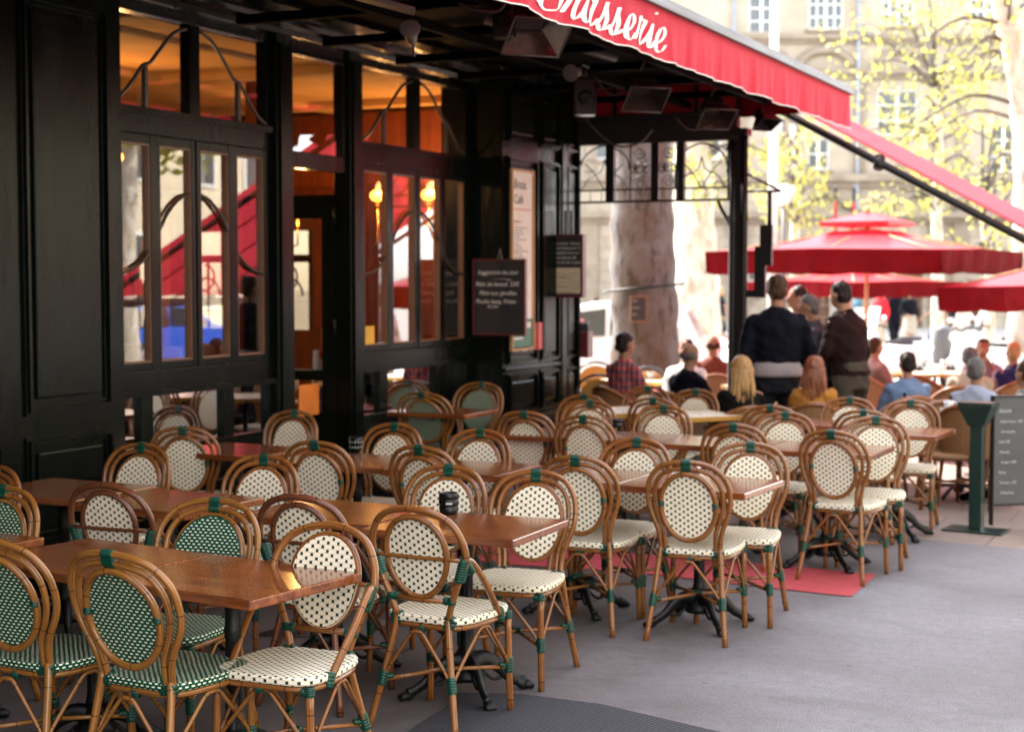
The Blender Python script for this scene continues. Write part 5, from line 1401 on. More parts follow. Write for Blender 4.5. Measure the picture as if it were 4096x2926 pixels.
# ------------------------------------------------------------------ big umbrellas
def umbrella(cpt, side, ze, zp, rot, label, vh=.31):
    o = empty('market_umbrella', (cpt[0], cpt[1], gz(cpt[0], cpt[1])), rot, label, 'umbrella', 'red market umbrellas')
    g = o.location.z; ze -= g; zp -= g
    h = side/2; mb = MB(); n = 6
    C = [(-h, -h), (h, -h), (h, h), (-h, h)]
    capr = .22
    for k in range(4):
        a, b = Vector((*C[k], ze)), Vector((*C[(k+1) % 4], ze)); top = Vector((0, 0, zp))
        m = (a+b)/2+Vector((0, 0, .03))
        for (p, q) in ((a, m), (m, b)):
            for i in range(8):
                t0, t1 = i/8*(1-capr), (i+1)/8*(1-capr)
                sg = lambda t: -.10*math.sin(PI*t)*side/3.4
                e = [p.lerp(top, t0)+Vector((0,0,sg(t0))), q.lerp(top, t0)+Vector((0,0,sg(t0))), q.lerp(top, t1)+Vector((0,0,sg(t1))), p.lerp(top, t1)+Vector((0,0,sg(t1)))]
                mb.add(e, [(0,1,2,3)])
    mb.build('canopy', 'red_canopy', o)
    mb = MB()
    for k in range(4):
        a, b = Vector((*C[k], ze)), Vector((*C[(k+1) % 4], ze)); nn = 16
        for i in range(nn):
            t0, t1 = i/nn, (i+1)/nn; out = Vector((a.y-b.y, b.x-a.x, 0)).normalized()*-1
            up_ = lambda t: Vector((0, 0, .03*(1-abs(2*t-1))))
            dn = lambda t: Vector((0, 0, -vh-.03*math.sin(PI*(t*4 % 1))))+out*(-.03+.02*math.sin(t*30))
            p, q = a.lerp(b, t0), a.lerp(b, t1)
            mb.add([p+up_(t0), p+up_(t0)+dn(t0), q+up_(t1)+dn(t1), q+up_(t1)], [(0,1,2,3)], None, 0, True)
    mb.build('valance', 'shaded_red_cloth', o)
    mb = MB(); hh = h*.30; zc = ze+(zp-ze)*.80
    C2 = [(-hh, -hh), (hh, -hh), (hh, hh), (-hh, hh)]
    for k in range(4): mb.add([(*C2[k], zc+.06), (*C2[(k+1) % 4], zc+.06), (0, 0, zp+.12)], [(0,1,2)]); mb.add([(*C2[k], zc+.06), (*C2[(k+1) % 4], zc+.06), (C2[(k+1) % 4][0], C2[(k+1) % 4][1], zc), (C2[k][0], C2[k][1], zc)], [(0,1,2,3)])
    mb.build('vent_cap', 'red_canopy', o)
    mb = MB(); mb.lathe([(.028, .05), (.028, zp)], n=12); mb.lathe([(.06, zp+.1), (.02, zp+.2), (0, zp+.22)], n=10); mb.build('pole', 'light_wood', o)
    mb = MB()
    for k in range(8):
        a = Vector((*C[k//2], ze)) if k % 2 == 0 else (Vector((*C[k//2], ze))+Vector((*C[(k//2+1) % 4], ze)))/2
        mb.tube([Vector((0, 0, zp-.12)), a.lerp(Vector((0,0,zp)), .02)+Vector((0,0,-.04))], .012, 5)
    mb.build('ribs', 'light_wood', o)
    mb = MB(); mb.bbox(-.3, .3, -.3, .3, 0, .09, .01); mb.build('base', 'bollard', o)
c = FR(5.15, 22.9); umbrella((c.x, c.y), 3.45, 2.16, 2.62, YAW+math.atan2(-2, 2.85), 'largest red square umbrella in the middle of the terrace')
c = FR(7.1, 33); umbrella((c.x, c.y), 3.2, 1.70, 2.08, YAW+.6, 'smaller glowing red umbrella low behind the standing men')
c = FR(7.75, 20.6); umbrella((c.x, c.y), 3.0, 1.66, 2.28, YAW+.55, 'red umbrella cut off by the right edge of the frame')
c = FR(-.8, 27); umbrella((c.x, c.y), 2.6, 1.88, 2.5, YAW+.3, 'red umbrella barely showing behind the narrow signboard')

# ------------------------------------------------------------------ people
SKIN = {}
def pmat(n, c, r=.8, **k): return M(n, c, r, **k)
M('skin', (.30, .150, .092), .65, c2=(.23, .11, .065), spec=.25, scale=9)
M('hair_dark', (.018, .012, .010), .5, spec=.12, bmp=.5, bs=60); M('hair_grey', (.11, .10, .092), .6, spec=.12, bmp=.5, bs=60); M('hair_blond', (.40, .23, .08), .5, c2=(.22,.11,.03), scale=20, stretch=(1,1,.1), bmp=.5, bs=60)
M('hair_red', (.22, .06, .015), .5, c2=(.12,.03,.01), scale=20, stretch=(1,1,.1), bmp=.5, bs=60); M('hair_brown', (.05, .025, .012), .5, spec=.12, bmp=.5, bs=60)
CL = dict(navy=(.003, .004, .010), hem=(.42, .34, .33), white=(.7, .7, .7), grey=(.10, .095, .10), pink=(.42, .27, .25), brown=(.022, .008, .007), khaki=(.10, .08, .06), charcoal=(.018, .018, .022), black=(.008, .007, .007),
          mustard=(.36, .15, .025), blue=(.20, .29, .45), rust=(.22, .06, .04), pale=(.50, .54, .66), red=(.55, .02, .03), denim=(.07, .13, .24), dress=(.015, .02, .03), skirt=(.6, .55, .45), violet=(.36, .30, .42), darkblue=(.03, .035, .13), cream=(.6, .5, .38), teal=(.08,.2,.26))
for k, v in CL.items():
    v = v if k in ('white', 'mustard', 'red') else tuple(x*.62 for x in v); M('cloth_'+k, v, .85, spec=.12, c2=tuple(x*.75 for x in v), scale=6, bmp=.4, bs=14, bd=.01)
def fuse(mb, voxel, name, mat, parent, extra=None, sm=3):
    o = mb.build(name, mat, parent)
    m = o.modifiers.new('r', 'REMESH'); m.mode = 'VOXEL'; m.voxel_size = voxel; m.use_smooth_shade = True
    s_ = o.modifiers.new('s', 'SMOOTH'); s_.factor = .5; s_.iterations = sm
    bpy.context.view_layer.update()
    me = bpy.data.meshes.new_from_object(o.evaluated_get(bpy.context.evaluated_depsgraph_get()))
    old = o.data; o.modifiers.clear(); o.data = me; bpy.data.meshes.remove(old)
    if extra:                                # fingers stay crisp: joined after fusing
        bm = bmesh.new(); bm.from_mesh(me)
        e = extra.build('tmp', mat); bm.from_mesh(e.data); t = e.data; bpy.data.objects.remove(e); bpy.data.meshes.remove(t)
        bm.to_mesh(me); bm.free()
    if name not in ('body',):               # cloth folds and hair locks in the surface itself
        from mathutils import noise as mn
        off = Vector((len(o.parent.get('label', ''))*1.7, voxel*100, 3.)); hairy = name == 'hair'
        nrm = [v.normal.copy() for v in me.vertices]
        for v, nn in zip(me.vertices, nrm):
            c = v.co
            if hairy: q = mn.noise(Vector((c.x*34, c.y*34, c.z*14))+off)*.011
            else: q = mn.noise(Vector((c.x*9, c.y*9, c.z*15+c.x*8))+off)*.018+mn.noise(Vector((c.x*22, c.y*22, c.z*30))+off)*.005
            v.co = c+nn*q
    for p in me.polygons: p.use_smooth = True
    return o
def ell(mb, c, r, n=14, m=None):
    prof = []
    for i in range(n+1):
        a = -PI/2+PI*i/n; prof.append((max(0, math.cos(a)), math.sin(a)))
    vs = []; fs = []; K = 18; M_ = m if m is not None else Matrix()
    for r_, z in prof:
        for k in range(K): vs.append(M_ @ Vector((c[0]+r[0]*r_*math.cos(2*PI*k/K), c[1]+r[1]*r_*math.sin(2*PI*k/K), c[2]+r[2]*z)))
    for i in range(n):
        for k in range(K): q = (k+1) % K; fs.append((i*K+k, i*K+q, (i+1)*K+q, (i+1)*K+k))
    mb.add(vs, fs, None, 0, True)
def ringloft(mb, rings):
    """rings: (centre, half width along x', half depth along y', twist)"""
    K = 18; vs = []; fs = []
    for c, a, b, tw in rings:
        ct, st_ = math.cos(tw), math.sin(tw)
        for k in range(K):
            x = a*math.cos(2*PI*k/K); y = b*math.sin(2*PI*k/K); x = math.copysign(abs(x/a)**.85*a, x)
            vs.append((c[0]+x*ct-y*st_, c[1]+x*st_+y*ct, c[2]))
    for i in range(len(rings)-1):
        for k in range(K): q = (k+1) % K; fs.append((i*K+k, i*K+q, (i+1)*K+q, (i+1)*K+k))
    fs.append(tuple(range(K))[::-1]); fs.append(tuple((len(rings)-1)*K+k for k in range(K)))
    mb.add(vs, fs, None, 0, True)
def person(loc, rz, label, pose='stand', top='navy', legs='charcoal', hair='dark', hs='short', H=1.75, lean=0., arms=None, female=False, look=0., skirt=None, belt=None, gilet=None, bulk=1., voxel=.018, sleeves=True, bald=False, strap=False, group=None):
    o = empty('person', loc, rz, label, 'person', group); s = H/1.75
    sit = pose == 'sit'; zo = -.42 if sit else 0
    V = lambda x, y, z: Vector((x, y, z))
    def L(p):                                # lean forward about the hips
        p = Vector(p); d = p.z-.93; 
        return V(p.x, p.y+max(0, d)*math.sin(lean), .93+max(0, d)*math.cos(lean)) + V(0, 0, min(0, d)) if d > 0 else p
    bw = (.93 if female else 1)*bulk
    hipsz = [(V(0,0,.80), .150, .115), (V(0,.0,.92), .168, .120), (V(0,.005,1.05), .145*(.9 if female else 1.02), .110), (V(0,.01,1.22), .168, .118), (V(0,0,1.34), .188, .112), (V(0,-.005,1.40), .165, .095), (V(0,-.01,1.445), .11, .078), (V(0,-.01,1.48), .07, .062)]
    sh = [L(V(sx*.175*bw, -.01, 1.41)) for sx in (1, -1)]
    if arms is None: arms = 'table' if sit else 'down'
    AR = []
    for i, sx in enumerate((1, -1)):
        S0 = sh[i]; md = arms[i] if isinstance(arms, (list, tuple)) else arms
        if md == 'down': e = S0+V(sx*.06, -.03, -.29); wv = e+V(-sx*.01, .08, -.24)
        elif md == 'front': e = S0+V(sx*.07, .02, -.28); wv = e+V(-sx*.10, .21, -.10)
        elif md == 'table': e = S0+V(sx*.045, .10, -.27); wv = e+V(-sx*.08, .22, .02)
        elif md == 'up': e = S0+V(sx*.08, .18, -.22); wv = S0+V(-sx*.05, .30, .0)
        elif md == 'swingf': e = S0+V(sx*.05, .12, -.27); wv = e+V(0, .20, -.14)
        elif md == 'swingb': e = S0+V(sx*.05, -.14, -.26); wv = e+V(0, -.06, -.24)
        elif md == 'pocket': e = S0+V(sx*.075, -.05, -.28); wv = e+V(-sx*.06, .12, -.20)
        AR.append((S0, e, wv))
    LG = []
    for i, sx in enumerate((1, -1)):
        hp = V(sx*.095, 0, .90)
        if sit: k = V(sx*.12, .44, .92); a = V(sx*.13, .46, .50); t = V(sx*.14, .60, .455)
        elif pose == 'walk':
            f = 1 if i == 0 else -1
            k = V(sx*.08, .16 if f > 0 else .02, .50); a = V(sx*.07, .33 if f > 0 else -.33, .09 if f > 0 else .14); t = a+V(0, .15, -.04 if f > 0 else -.10)
        else: k = V(sx*.11, .01, .49); a = V(sx*.12, -.02, .085); t = V(sx*.15, .13, .035)
        LG.append((hp, k, a, t))
    fin = lambda p: V(p.x*s, p.y*s, (p.z+zo)*s)
    def limb(mb, P, r): mb.tube([fin(p) for p in resample_s(P)], r_interp(r, len(resample_s(P))), 12)
    def resample_s(P):
        out = []
        for i in range(len(P)-1): out += [P[i].lerp(P[i+1], j/4) for j in range(4)]
        return out+[P[-1]]
    def r_interp(r, n):
        return [s*(r[min(len(r)-2, int(i*(len(r)-1)/(n-1)))]*(1-((i*(len(r)-1)/(n-1))-min(len(r)-2, int(i*(len(r)-1)/(n-1)))))+r[min(len(r)-1, min(len(r)-2, int(i*(len(r)-1)/(n-1)))+1)]*((i*(len(r)-1)/(n-1))-min(len(r)-2, int(i*(len(r)-1)/(n-1))))) for i in range(n)]
    def torso(mb, g, z_hi=9, z_lo=0):
        ringloft(mb, [(fin(L(c)), (a*bw+g)*s, (b*bulk+g)*s, 0) for c, a, b in hipsz if z_lo <= c.z <= z_hi])
        for i in (0, 1): ell(mb, fin(sh[i]-V(sh[i].x*.08, 0, .028)), ((.060+g*.6)*s, (.058+g*.6)*s, (.058+g*.6)*s))
    # --- body
    mb = MB(); torso(mb, 0)
    hc = L(V(0, .015, 1.635)); nb = L(V(0, -.012, 1.44))
    mb.tube([fin(nb), fin(nb.lerp(hc, .5)), fin(hc)], [.060*s, .054*s, .055*s], 12)
    HR = Matrix.Translation(fin(hc)) @ Matrix.Rotation(look, 4, 'Z') @ Matrix.Rotation(-lean*.4, 4, 'X')
    ell(mb, (0, -.006*s, .025*s), (.076*s, .092*s, .098*s), m=HR); ell(mb, (0, .025*s, -.045*s), (.056*s, .062*s, .065*s), m=HR)
    ell(mb, (0, .098*s, -.012*s), (.014*s, .022*s, .024*s), 8, m=HR); ell(mb, (0, .082*s, -.052*s), (.024*s, .012*s, .010*s), 8, m=HR)
    for sx in (1, -1): ell(mb, (sx*.078*s, -.005*s, -.005*s), (.012*s, .020*s, .032*s), 8, m=HR)
    for S0, e, wv in AR: limb(mb, [S0, e, wv], [.050, .046, .041, .040, .033, .027])
    for hp, k, a, t in LG:
        limb(mb, [hp, k, a], [.088, .075, .056, .054, .045, .036]); limb(mb, [a+V(0, -.05, -.045), t], [.036, .034, .028])
    ex = MB()
    for S0, e, wv in AR:                     # palm, four bent fingers of unequal length, thumb
        d = (wv-e).normalized(); sdv = d.cross(V(0, 1, 0)); sdv = sdv.normalized() if sdv.length > .1 else V(1, 0, 0); nv = d.cross(sdv)
        pc = wv+d*.055; ell(mb, (0, 0, 0), (.040*s, .018*s, .050*s), 8, m=Matrix.Translation(fin(pc)) @ Matrix((( *sdv, ), (*nv, ), (*d, ))).transposed().to_4x4())
        for q in range(4):
            b0 = pc+d*.035+sdv*(.027-.018*q); ln = (.064, .074, .070, .054)[q]
            ex.tube([fin(b0), fin(b0+d*ln*.45+nv*.004), fin(b0+d*ln*.8+nv*.018), fin(b0+d*ln*.95+nv*.034)], [.0092*s, .0086*s, .008*s, .006*s], 7)
        b0 = pc+sdv*.034-d*.015; ex.tube([fin(b0), fin(b0+sdv*.022+d*.022), fin(b0+sdv*.026+d*.055+nv*.01)], [.011*s, .010*s, .007*s], 7)
    body = fuse(mb, .014*s if voxel < .02 else voxel, 'body', 'skin', o, ex)
    # --- top
    mb = MB(); torso(mb, .020, z_lo=.85 if not belt else .99)
    mb.tube([fin(nb+V(0, 0, -.02)), fin(nb.lerp(hc, .32))], [.078*s, .070*s], 14)
    for S0, e, wv in AR:
        if gilet: limb(mb, [S0, S0.lerp(e, .2)], [.068, .062])
        elif sleeves: limb(mb, [S0, e, wv.lerp(e, .06)], [.060, .060, .056, .054, .047, .041])
        else: limb(mb, [S0, S0.lerp(e, .6)], [.066, .062, .060])
    fuse(mb, voxel, 'jacket' if sleeves else 'shirt', top if top in MATS else 'cloth_'+top, o)
    if gilet:
        mb = MB()
        for S0, e, wv in AR: limb(mb, [S0, e, wv.lerp(e, .06)], [.064, .060, .055, .052, .046, .040])
        mb.build('sleeves', 'cloth_'+gilet, o)
    if belt:
        mb = MB(); ringloft(mb, [(fin(V(0, 0, z)), (a)*s*bw, b*s, 0) for z, a, b in ((.935, .198, .172), (.96, .200, .172), (1.0, .190, .164), (1.05, .165, .140))]); mb.build('shirt_hem', 'cloth_'+belt, o)
    if strap:
        mb = MB(); mb.tube([fin(L(V(-.09, -.135, 1.36))), fin(L(V(-.02, -.155, 1.2))), fin(L(V(.09, -.15, 1.0)))], .014*s, 6); mb.build('bag_strap', 'cloth_black', o)
    # --- legs
    if skirt:
        mb = MB(); ringloft(mb, [(fin(V(0, .02*q, z)), a*s, b*s, 0) for q, (z, a, b) in enumerate(((.48, .22, .20), (.62, .20, .18), (.80, .19, .15), (.93, .175, .13), (1.02, .15, .12)))]); mb.build('skirt', 'cloth_'+skirt, o)
    else:
        mb = MB(); ringloft(mb, [(fin(c), (a*bw+.014)*s, (b*bulk+.012)*s, 0) for c, a, b in hipsz[:3]])
        for hp, k, a, t in LG: limb(mb, [hp, k, a+V(0, 0, .02)], [.104, .094, .076, .070, .064, .058])
        fuse(mb, voxel, 'trousers', 'cloth_'+legs, o)
    mb = MB()
    for hp, k, a, t in LG: limb(mb, [a+V(0, -.055, -.045), a.lerp(t, .5)+V(0, 0, .0), t+V(0, .02, 0)], [.043, .044, .034]);
    mb.build('shoes', 'cloth_black', o)
    # --- hair
    mb = MB(); hm = 'hair_'+hair
    if bald:
        for sx in (1, -1): ell(mb, (sx*.055*s, -.035*s, .005*s), (.030*s, .058*s, .045*s), m=HR)
        ell(mb, (0, -.062*s, -.005*s), (.06*s, .040*s, .045*s), m=HR)
    else:
        ell(mb, (0, -.020*s, .045*s), (.084*s, .092*s, .090*s), m=HR); ell(mb, (0, -.045*s, -.005*s), (.078*s, .066*s, .075*s), m=HR)
        HX = MB()
        if hs == 'long':
            ell(mb, (0, -.030*s, .030*s), (.098*s, .098*s, .100*s), m=HR); ell(mb, (0, -.050*s, -.08*s), (.100*s, .060*s, .12*s), m=HR)
            r2 = random.Random(len(label)+5)
            for k in range(46):
                a = PI*(1.0+1.0*k/45); x0, y0 = .094*math.cos(a), .075*math.sin(a)-.035; ln = r2.uniform(.14, .40); j = r2.uniform(-.04, .04)
                P = smooth([HR @ (Vector((x0, y0, .02))*s), HR @ (Vector((x0*1.1+j*.2, y0-.015, -.10))*s), HR @ (Vector((x0*1.15+j*.7, y0-.03, -.16-ln*.4))*s), HR @ (Vector((x0*.9+j*1.6, y0-.025, -.14-ln))*s)], 3)
                nP = len(P); HX.tube(P, [.013*s*(1-.85*(i/(nP-1))) for i in range(nP)], 5)
        if False:
            rn = random.Random(len(label))
            for k in range(22):
                a = PI*(1.02+.96*k/21); x0, y0 = .072*math.cos(a), .062*math.sin(a)-.02; ln = rn.uniform(.26, .38)
                P = smooth([HR @ (Vector((x0*.9, y0, .05))*s), HR @ (Vector((x0*1.15, y0-.02, -.06))*s), HR @ (Vector((x0*1.35+rn.uniform(-.02,.02), y0-.035, -.17))*s), HR @ (Vector((x0*1.3+rn.uniform(-.04,.04), y0-.03, -.1-ln))*s)], 4)
                nP = len(P); mb.tube(P, [.026*s*(1-.75*(i/(nP-1))**2) for i in range(nP)], 6)
        elif hs == 'bob': ell(mb, (0, -.03*s, -.02*s), (.092*s, .075*s, .105*s), m=HR)
    fuse(mb, .010 if not bald else .009, 'hair', hm, o, extra=(HX if (not bald and hs == 'long') else None), sm=2)
    return o
def at_head(px, yy, hz):                   # ground point below a head whose crown is hz above the ground there
    p = W(px, yy, h=hz)
    return p
def PZ(px, z): p = WZ(px, 1500, z); return Vector((p.x, p.y, gz(p.x, p.y)))
TO = YAW                                   # heading straight away from the camera
HD = lambda d: YAW+R(d)                    # d: degrees left of straight away
person(PZ(3105, 13.3), HD(4), 'broad man in navy jacket standing with his back to us by the iron post', top='navy', legs='charcoal', hair='brown', H=1.80, arms='pocket', belt='hem', bulk=1.16)
person(PZ(3190, 15.2), HD(95), 'dark haired man in pink shirt behind the broad navy jacket', top='pink', legs='khaki', hair='dark', H=1.70, arms='front')
person(PZ(3300, 14.2), HD(80), 'grey haired man in grey jacket bowing his head between two other men', top='grey', legs='charcoal', hair='grey', H=1.64, lean=.22, arms='front', belt=None)
person(PZ(3405, 13.9), HD(42), 'tall dark haired man in dark brown jacket and khaki trousers leaning left', top='brown', legs='khaki', hair='dark', H=1.76, lean=.17, arms=('down', 'front'), bulk=1.08)
def sitp(px, yy, z, hd, label, **k):
    p = PZ(px, z); top_z = WZ(px, yy, z).z-p.z
    Hh = min(1.95, max(1.45, (top_z+.42*1.0)/1.0)); 
    k.setdefault('H', max(1.5, min(1.9, top_z/ (1.77-.42)*1.75)))
    o = person(p, HD(hd), label, pose='sit', **k)
    return o
sitp(2497, 1324, 14.6, -55, 'seated man in red plaid shirt at left by the thick trunk', top='plaid', hair='dark')
sitp(2742, 1368, 14.0, -50, 'seated bald man in dark navy suit turned to the right', top='navy', hair='grey', bald=True, lean=.08)
sitp(2745, 1352, 15.6, 150, 'dark haired sitter hidden behind the bald man in suit', top='white', hair='dark')
sitp(2850, 1335, 16.5, 0, 'seated man in rust brown shirt in front of the pale trunk', top='rust', hair='brown', bald=True)
sitp(2964, 1418, 12.6, 12, 'seated woman with long blonde hair and black jacket', top='black', hair='blond', hs='long', female=True)
sitp(3256, 1418, 12.9, -10, 'seated woman with long red hair and mustard jacket', top='mustard', hair='red', hs='long', female=True)
sitp(3498, 1352, 17.0, -70, 'seated person in pale pink shirt right of the brown jacket man', top='pink', hair='brown')
sitp(3630, 1414, 13.6, 8, 'seated dark haired man in blue shirt with black bag strap', top='blue', hair='dark', strap=True, bulk=1.08)
sitp(3905, 1437, 12.6, -38, 'seated grey haired man in pale blue vest with black sleeves', top='pale', hair='grey', gilet='black', bulk=1.05)
sitp(3880, 1412, 14.6, -20, 'grey headed sitter directly behind the man in pale vest', top='cream', hair='grey')
sitp(3930, 1375, 16.6, 160, 'sitter in violet shirt reading behind the grey headed ones', top='violet', hair='brown', arms='up')
sitp(4052, 1378, 15.6, 10, 'small blond sitter in dark blue vest near right edge', top='darkblue', hair='blond', gilet='pink', H=1.5)
sitp(4105, 1500, 12.2, 30, 'sitter in striped grey jacket cut off at the right edge', top='striped', hair='brown')
def walk(px, top_y, z, hd, label, **k):
    p = PZ(px, z); H = max(1.4, min(1.9, (WZ(px, top_y, z).z-p.z)*.985)); k.setdefault('H', H)
    return person(p, HD(hd), label, pose=k.pop('pose', 'walk'), voxel=.022, **k)
walk(2880, 1146, 44, 90, 'fair haired woman in short black dress walking left', top='dress', skirt='dress', hair='blond', hs='bob', female=True, sleeves=False, arms=('swingf', 'swingb'))
walk(3572, 1135, 42, 175, 'man in dark suit and white shirt walking towards us', top='navy', legs='navy', hair='brown', arms=('swingf', 'swingb'))
walk(3634, 1150, 41, 185, 'woman in dark top and long cream skirt beside the suited man', top='navy', skirt='skirt', hair='brown', hs='long', female=True, arms=('front', 'down'))
walk(3748, 1150, 40, 85, 'man in dark blue t-shirt and jeans striding left', top='darkblue', legs='denim', hair='brown', sleeves=False, arms=('swingf', 'swingb'))
walk(3518, 1143, 38, 120, 'woman in bright red jacket and pale trousers walking', top='red', legs='cream', hair='dark', female=True, arms=('front', 'down'))
walk(3422, 1150, 39, 100, 'stroller in dark teal jacket partly behind the umbrella pole', top='teal', legs='grey', hair='dark', arms='down')
walk(3395, 1160, 41, 80, 'stroller in grey jacket further back left of the umbrella pole', top='grey', legs='denim', hair='brown', arms='down')
walk(2380, 1185, 36, 60, 'passer-by in pink top glimpsed left of the thick trunk', top='pink', legs='cream', hair='brown')
walk(3805, 1165, 43, 270, 'passer-by in dark coat walking right behind the striding man', top='navy', legs='black', hair='dark')

# ------------------------------------------------------------------ wicker armchairs, light tables and their crockery
def wicker():
    o = empty('wicker_armchair', (0, 0, 0)); o['category'] = 'armchair'; o['group'] = 'brown wicker armchairs'
    arc = [(.27*math.cos(t), -.03-.25*math.sin(t)) for t in [PI*(-.12)+PI*1.24*i/20 for i in range(21)]]
    mb = MB(); n = len(arc)
    rim = [Vector((x*1.04, y*1.05+.02, .62+.18*max(0, math.sin(PI*(-.12)+PI*1.24*i/20))**1.5)) for i, (x, y) in enumerate(arc)]
    low = [Vector((x*.84, y*.86, .40)) for x, y in arc]
    for i in range(n-1):
        for j in range(5):
            a, b = j/5, (j+1)/5; mb.add([low[i].lerp(rim[i], a), low[i+1].lerp(rim[i+1], a), low[i+1].lerp(rim[i+1], b), low[i].lerp(rim[i], b)], [(0,1,2,3)], None, 0, True)
    mb.build('backrest', 'wicker', o)
    mb = MB(); mb.tube(rim, .020, 8); mb.build('top_rail', 'cane', o)
    mb = MB(); mb.lathe([(.0, .38), (.22, .38), (.24, .395), (.24, .42), (.2, .435), (0, .43)], n=24); mb.build('seat', 'wicker', o)
    for sx in (1, -1):
        for fy in (.17, -.16):
            mb = MB(); mb.tube([(sx*.185, fy, .40), (sx*.215, fy*1.25, 0)], .016, 8); mb.build('leg', 'cane', o)
    mb = MB()
    for a, b in (((.20, .19), (-.20, -.18)), ((-.20, .19), (.20, -.18))): mb.tube([(a[0], a[1], .2), (b[0], b[1], .2)], .009, 6)
    mb.build('stretcher', 'cane', o)
    for sx in (1, -1): mb = MB(); mb.tube([(sx*.235, .10, .42), (sx*.262, .07, .62)], .014, 6); mb.build('arm_post', 'cane', o)
    return o
WK = wicker()
spots = [(3795, 10.9+1.4, 170, 'brown wicker armchair standing beside the dark green menu post'), (2965, 12.3, 10, 'wicker armchair holding the blonde woman'), (3250, 12.6, -8, 'wicker armchair holding the red haired woman'),
         (3625, 13.3, 5, 'wicker armchair holding the man in blue shirt'), (3900, 12.3, -38, 'wicker armchair holding the man in pale vest'), (3505, 12.9, 60, 'empty low wicker armchair behind the rearmost woven chairs'),
         (3840, 14.5, -15, 'wicker armchair holding the grey headed sitter'), (2742, 13.8, -50, 'wicker armchair holding the bald man'), (2850, 16.3, 0, 'wicker armchair holding the man in rust shirt'), (2497, 14.4, -55, 'wicker armchair holding the man in plaid shirt'),
         (4050, 15.4, 10, 'wicker armchair holding the small blond sitter'), (3180, 14.2, 120, 'pale wicker armchair pushed back behind the table with coffee cup'), (3720, 15.6, 200, 'wicker armchair turned towards us between blue shirt and pale vest sitters'), (3498, 16.9, -70, 'wicker armchair holding the person in pink shirt'), (3930, 16.5, 160, 'wicker armchair holding the reader in violet')]
for i, (px, z, hd, lb) in enumerate(spots):
    p = PZ(px, z)
    if i == 0: WK.location = p; WK.rotation_euler = (0, 0, HD(hd)); WK['label'] = lb
    else: dup(WK, p, HD(hd), lb)
# dark framed armchairs with ochre panels by the screen
M('frame_black', (.02, .02, .022), .3, coat=.5)
def ochre_chair():
    o = empty('ochre_armchair', (0, 0, 0)); o['category'] = 'armchair'; o['group'] = 'ochre armchairs with dark frames'
    hoop = mirror([(.22, .0), (.215, .42), (.225, .62), (.21, .74), (.14, .83), (0, .87)])
    mb = MB(); mb.tube(smooth([(x, -.2-(z-.4)*.15, z) for x, z in hoop], 5), .014, 8); mb.build('hoop', 'frame_black', o)
    mb = MB(); vs = [Vector((.185*math.cos(t)*(1-.1*math.sin(t)*-1), -.2-(.64+.19*math.sin(t)-.4)*.15, .64+.19*math.sin(t))) for t in [2*PI*i/24 for i in range(24)]]
    mb.add(vs+[v+Vector((0, .015, 0)) for v in vs], [tuple(range(24)), tuple(range(24, 48))[::-1]]+[(i, (i+1) % 24, 24+(i+1) % 24, 24+i) for i in range(24)]); mb.build('backrest', 'ochre', o)
    mb = MB(); mb.bbox(-.21, .21, -.2, .2, .42, .45, .012); mb.build('seat', 'ochre', o)
    mb = MB(); mb.tube([(-.19, -.245, .66), (.19, -.245, .66)], .008, 6); mb.build('cross_bar', 'frame_black', o)
    for sx in (1, -1):
        mb = MB(); mb.tube([(sx*.19, .19, .42), (sx*.2, .2, 0)], .013, 8); mb.build('leg', 'frame_black', o)
        mb = MB(); mb.tube(smooth([(sx*.222, -.235, .66), (sx*.25, -.05, .64), (sx*.225, .15, .56), (sx*.2, .16, .43)], 4), .012, 8); mb.build('arm', 'frame_black', o)
    return o
OC = ochre_chair()
for i, (px, yy, hd, lb) in enumerate(((2402, 1492, -6, 'ochre panelled dark armchair, nearer one beside the corner pillar'), (2385, 1442, -4, 'ochre panelled dark armchair, farther one beside the corner pillar'), (2597, 1462, -8, 'ochre panelled dark armchair left of the bald man'))):
    p = W(px, yy, h=.87)
    if i == 0: OC.location = (p.x, p.y, 0); OC.rotation_euler = (0, 0, HD(hd)); OC['label'] = lb
    else: dup(OC, (p.x, p.y, 0), HD(hd), lb)
def light_table():
    o = empty('light_table', (0, 0, 0)); o['category'] = 'table'; o['group'] = 'pale topped cafe tables'
    mb = MB(); mb.bbox(-.34, .34, -.30, .30, .715, .745, .006); mb.build('tabletop', 'marble', o)
    mb = MB()
    for a in ((-.345, .345, -.305, -.300), (-.345, .345, .300, .305)): mb.box(*a, .712, .747)
    for a in ((-.350, -.340, -.30, .30), (.340, .350, -.30, .30)): mb.box(*a, .712, .747)
    mb.build('brass_edge', 'gold', o)
    mb = MB(); mb.lathe([(.02, .712), (.025, .1), (.05, .06), (.03, .03)], n=12); mb.build('column', 'iron', o)
    for k in range(4):
        a = PI/4+k*PI/2; mb = MB(); mb.tube(smooth([(.02*math.cos(a), .02*math.sin(a), .09), (.15*math.cos(a), .15*math.sin(a), .08), (.3*math.cos(a), .3*math.sin(a), .015)], 4), .016, 6); mb.build('foot', 'iron', o)
    return o
LT = light_table(); TP = []
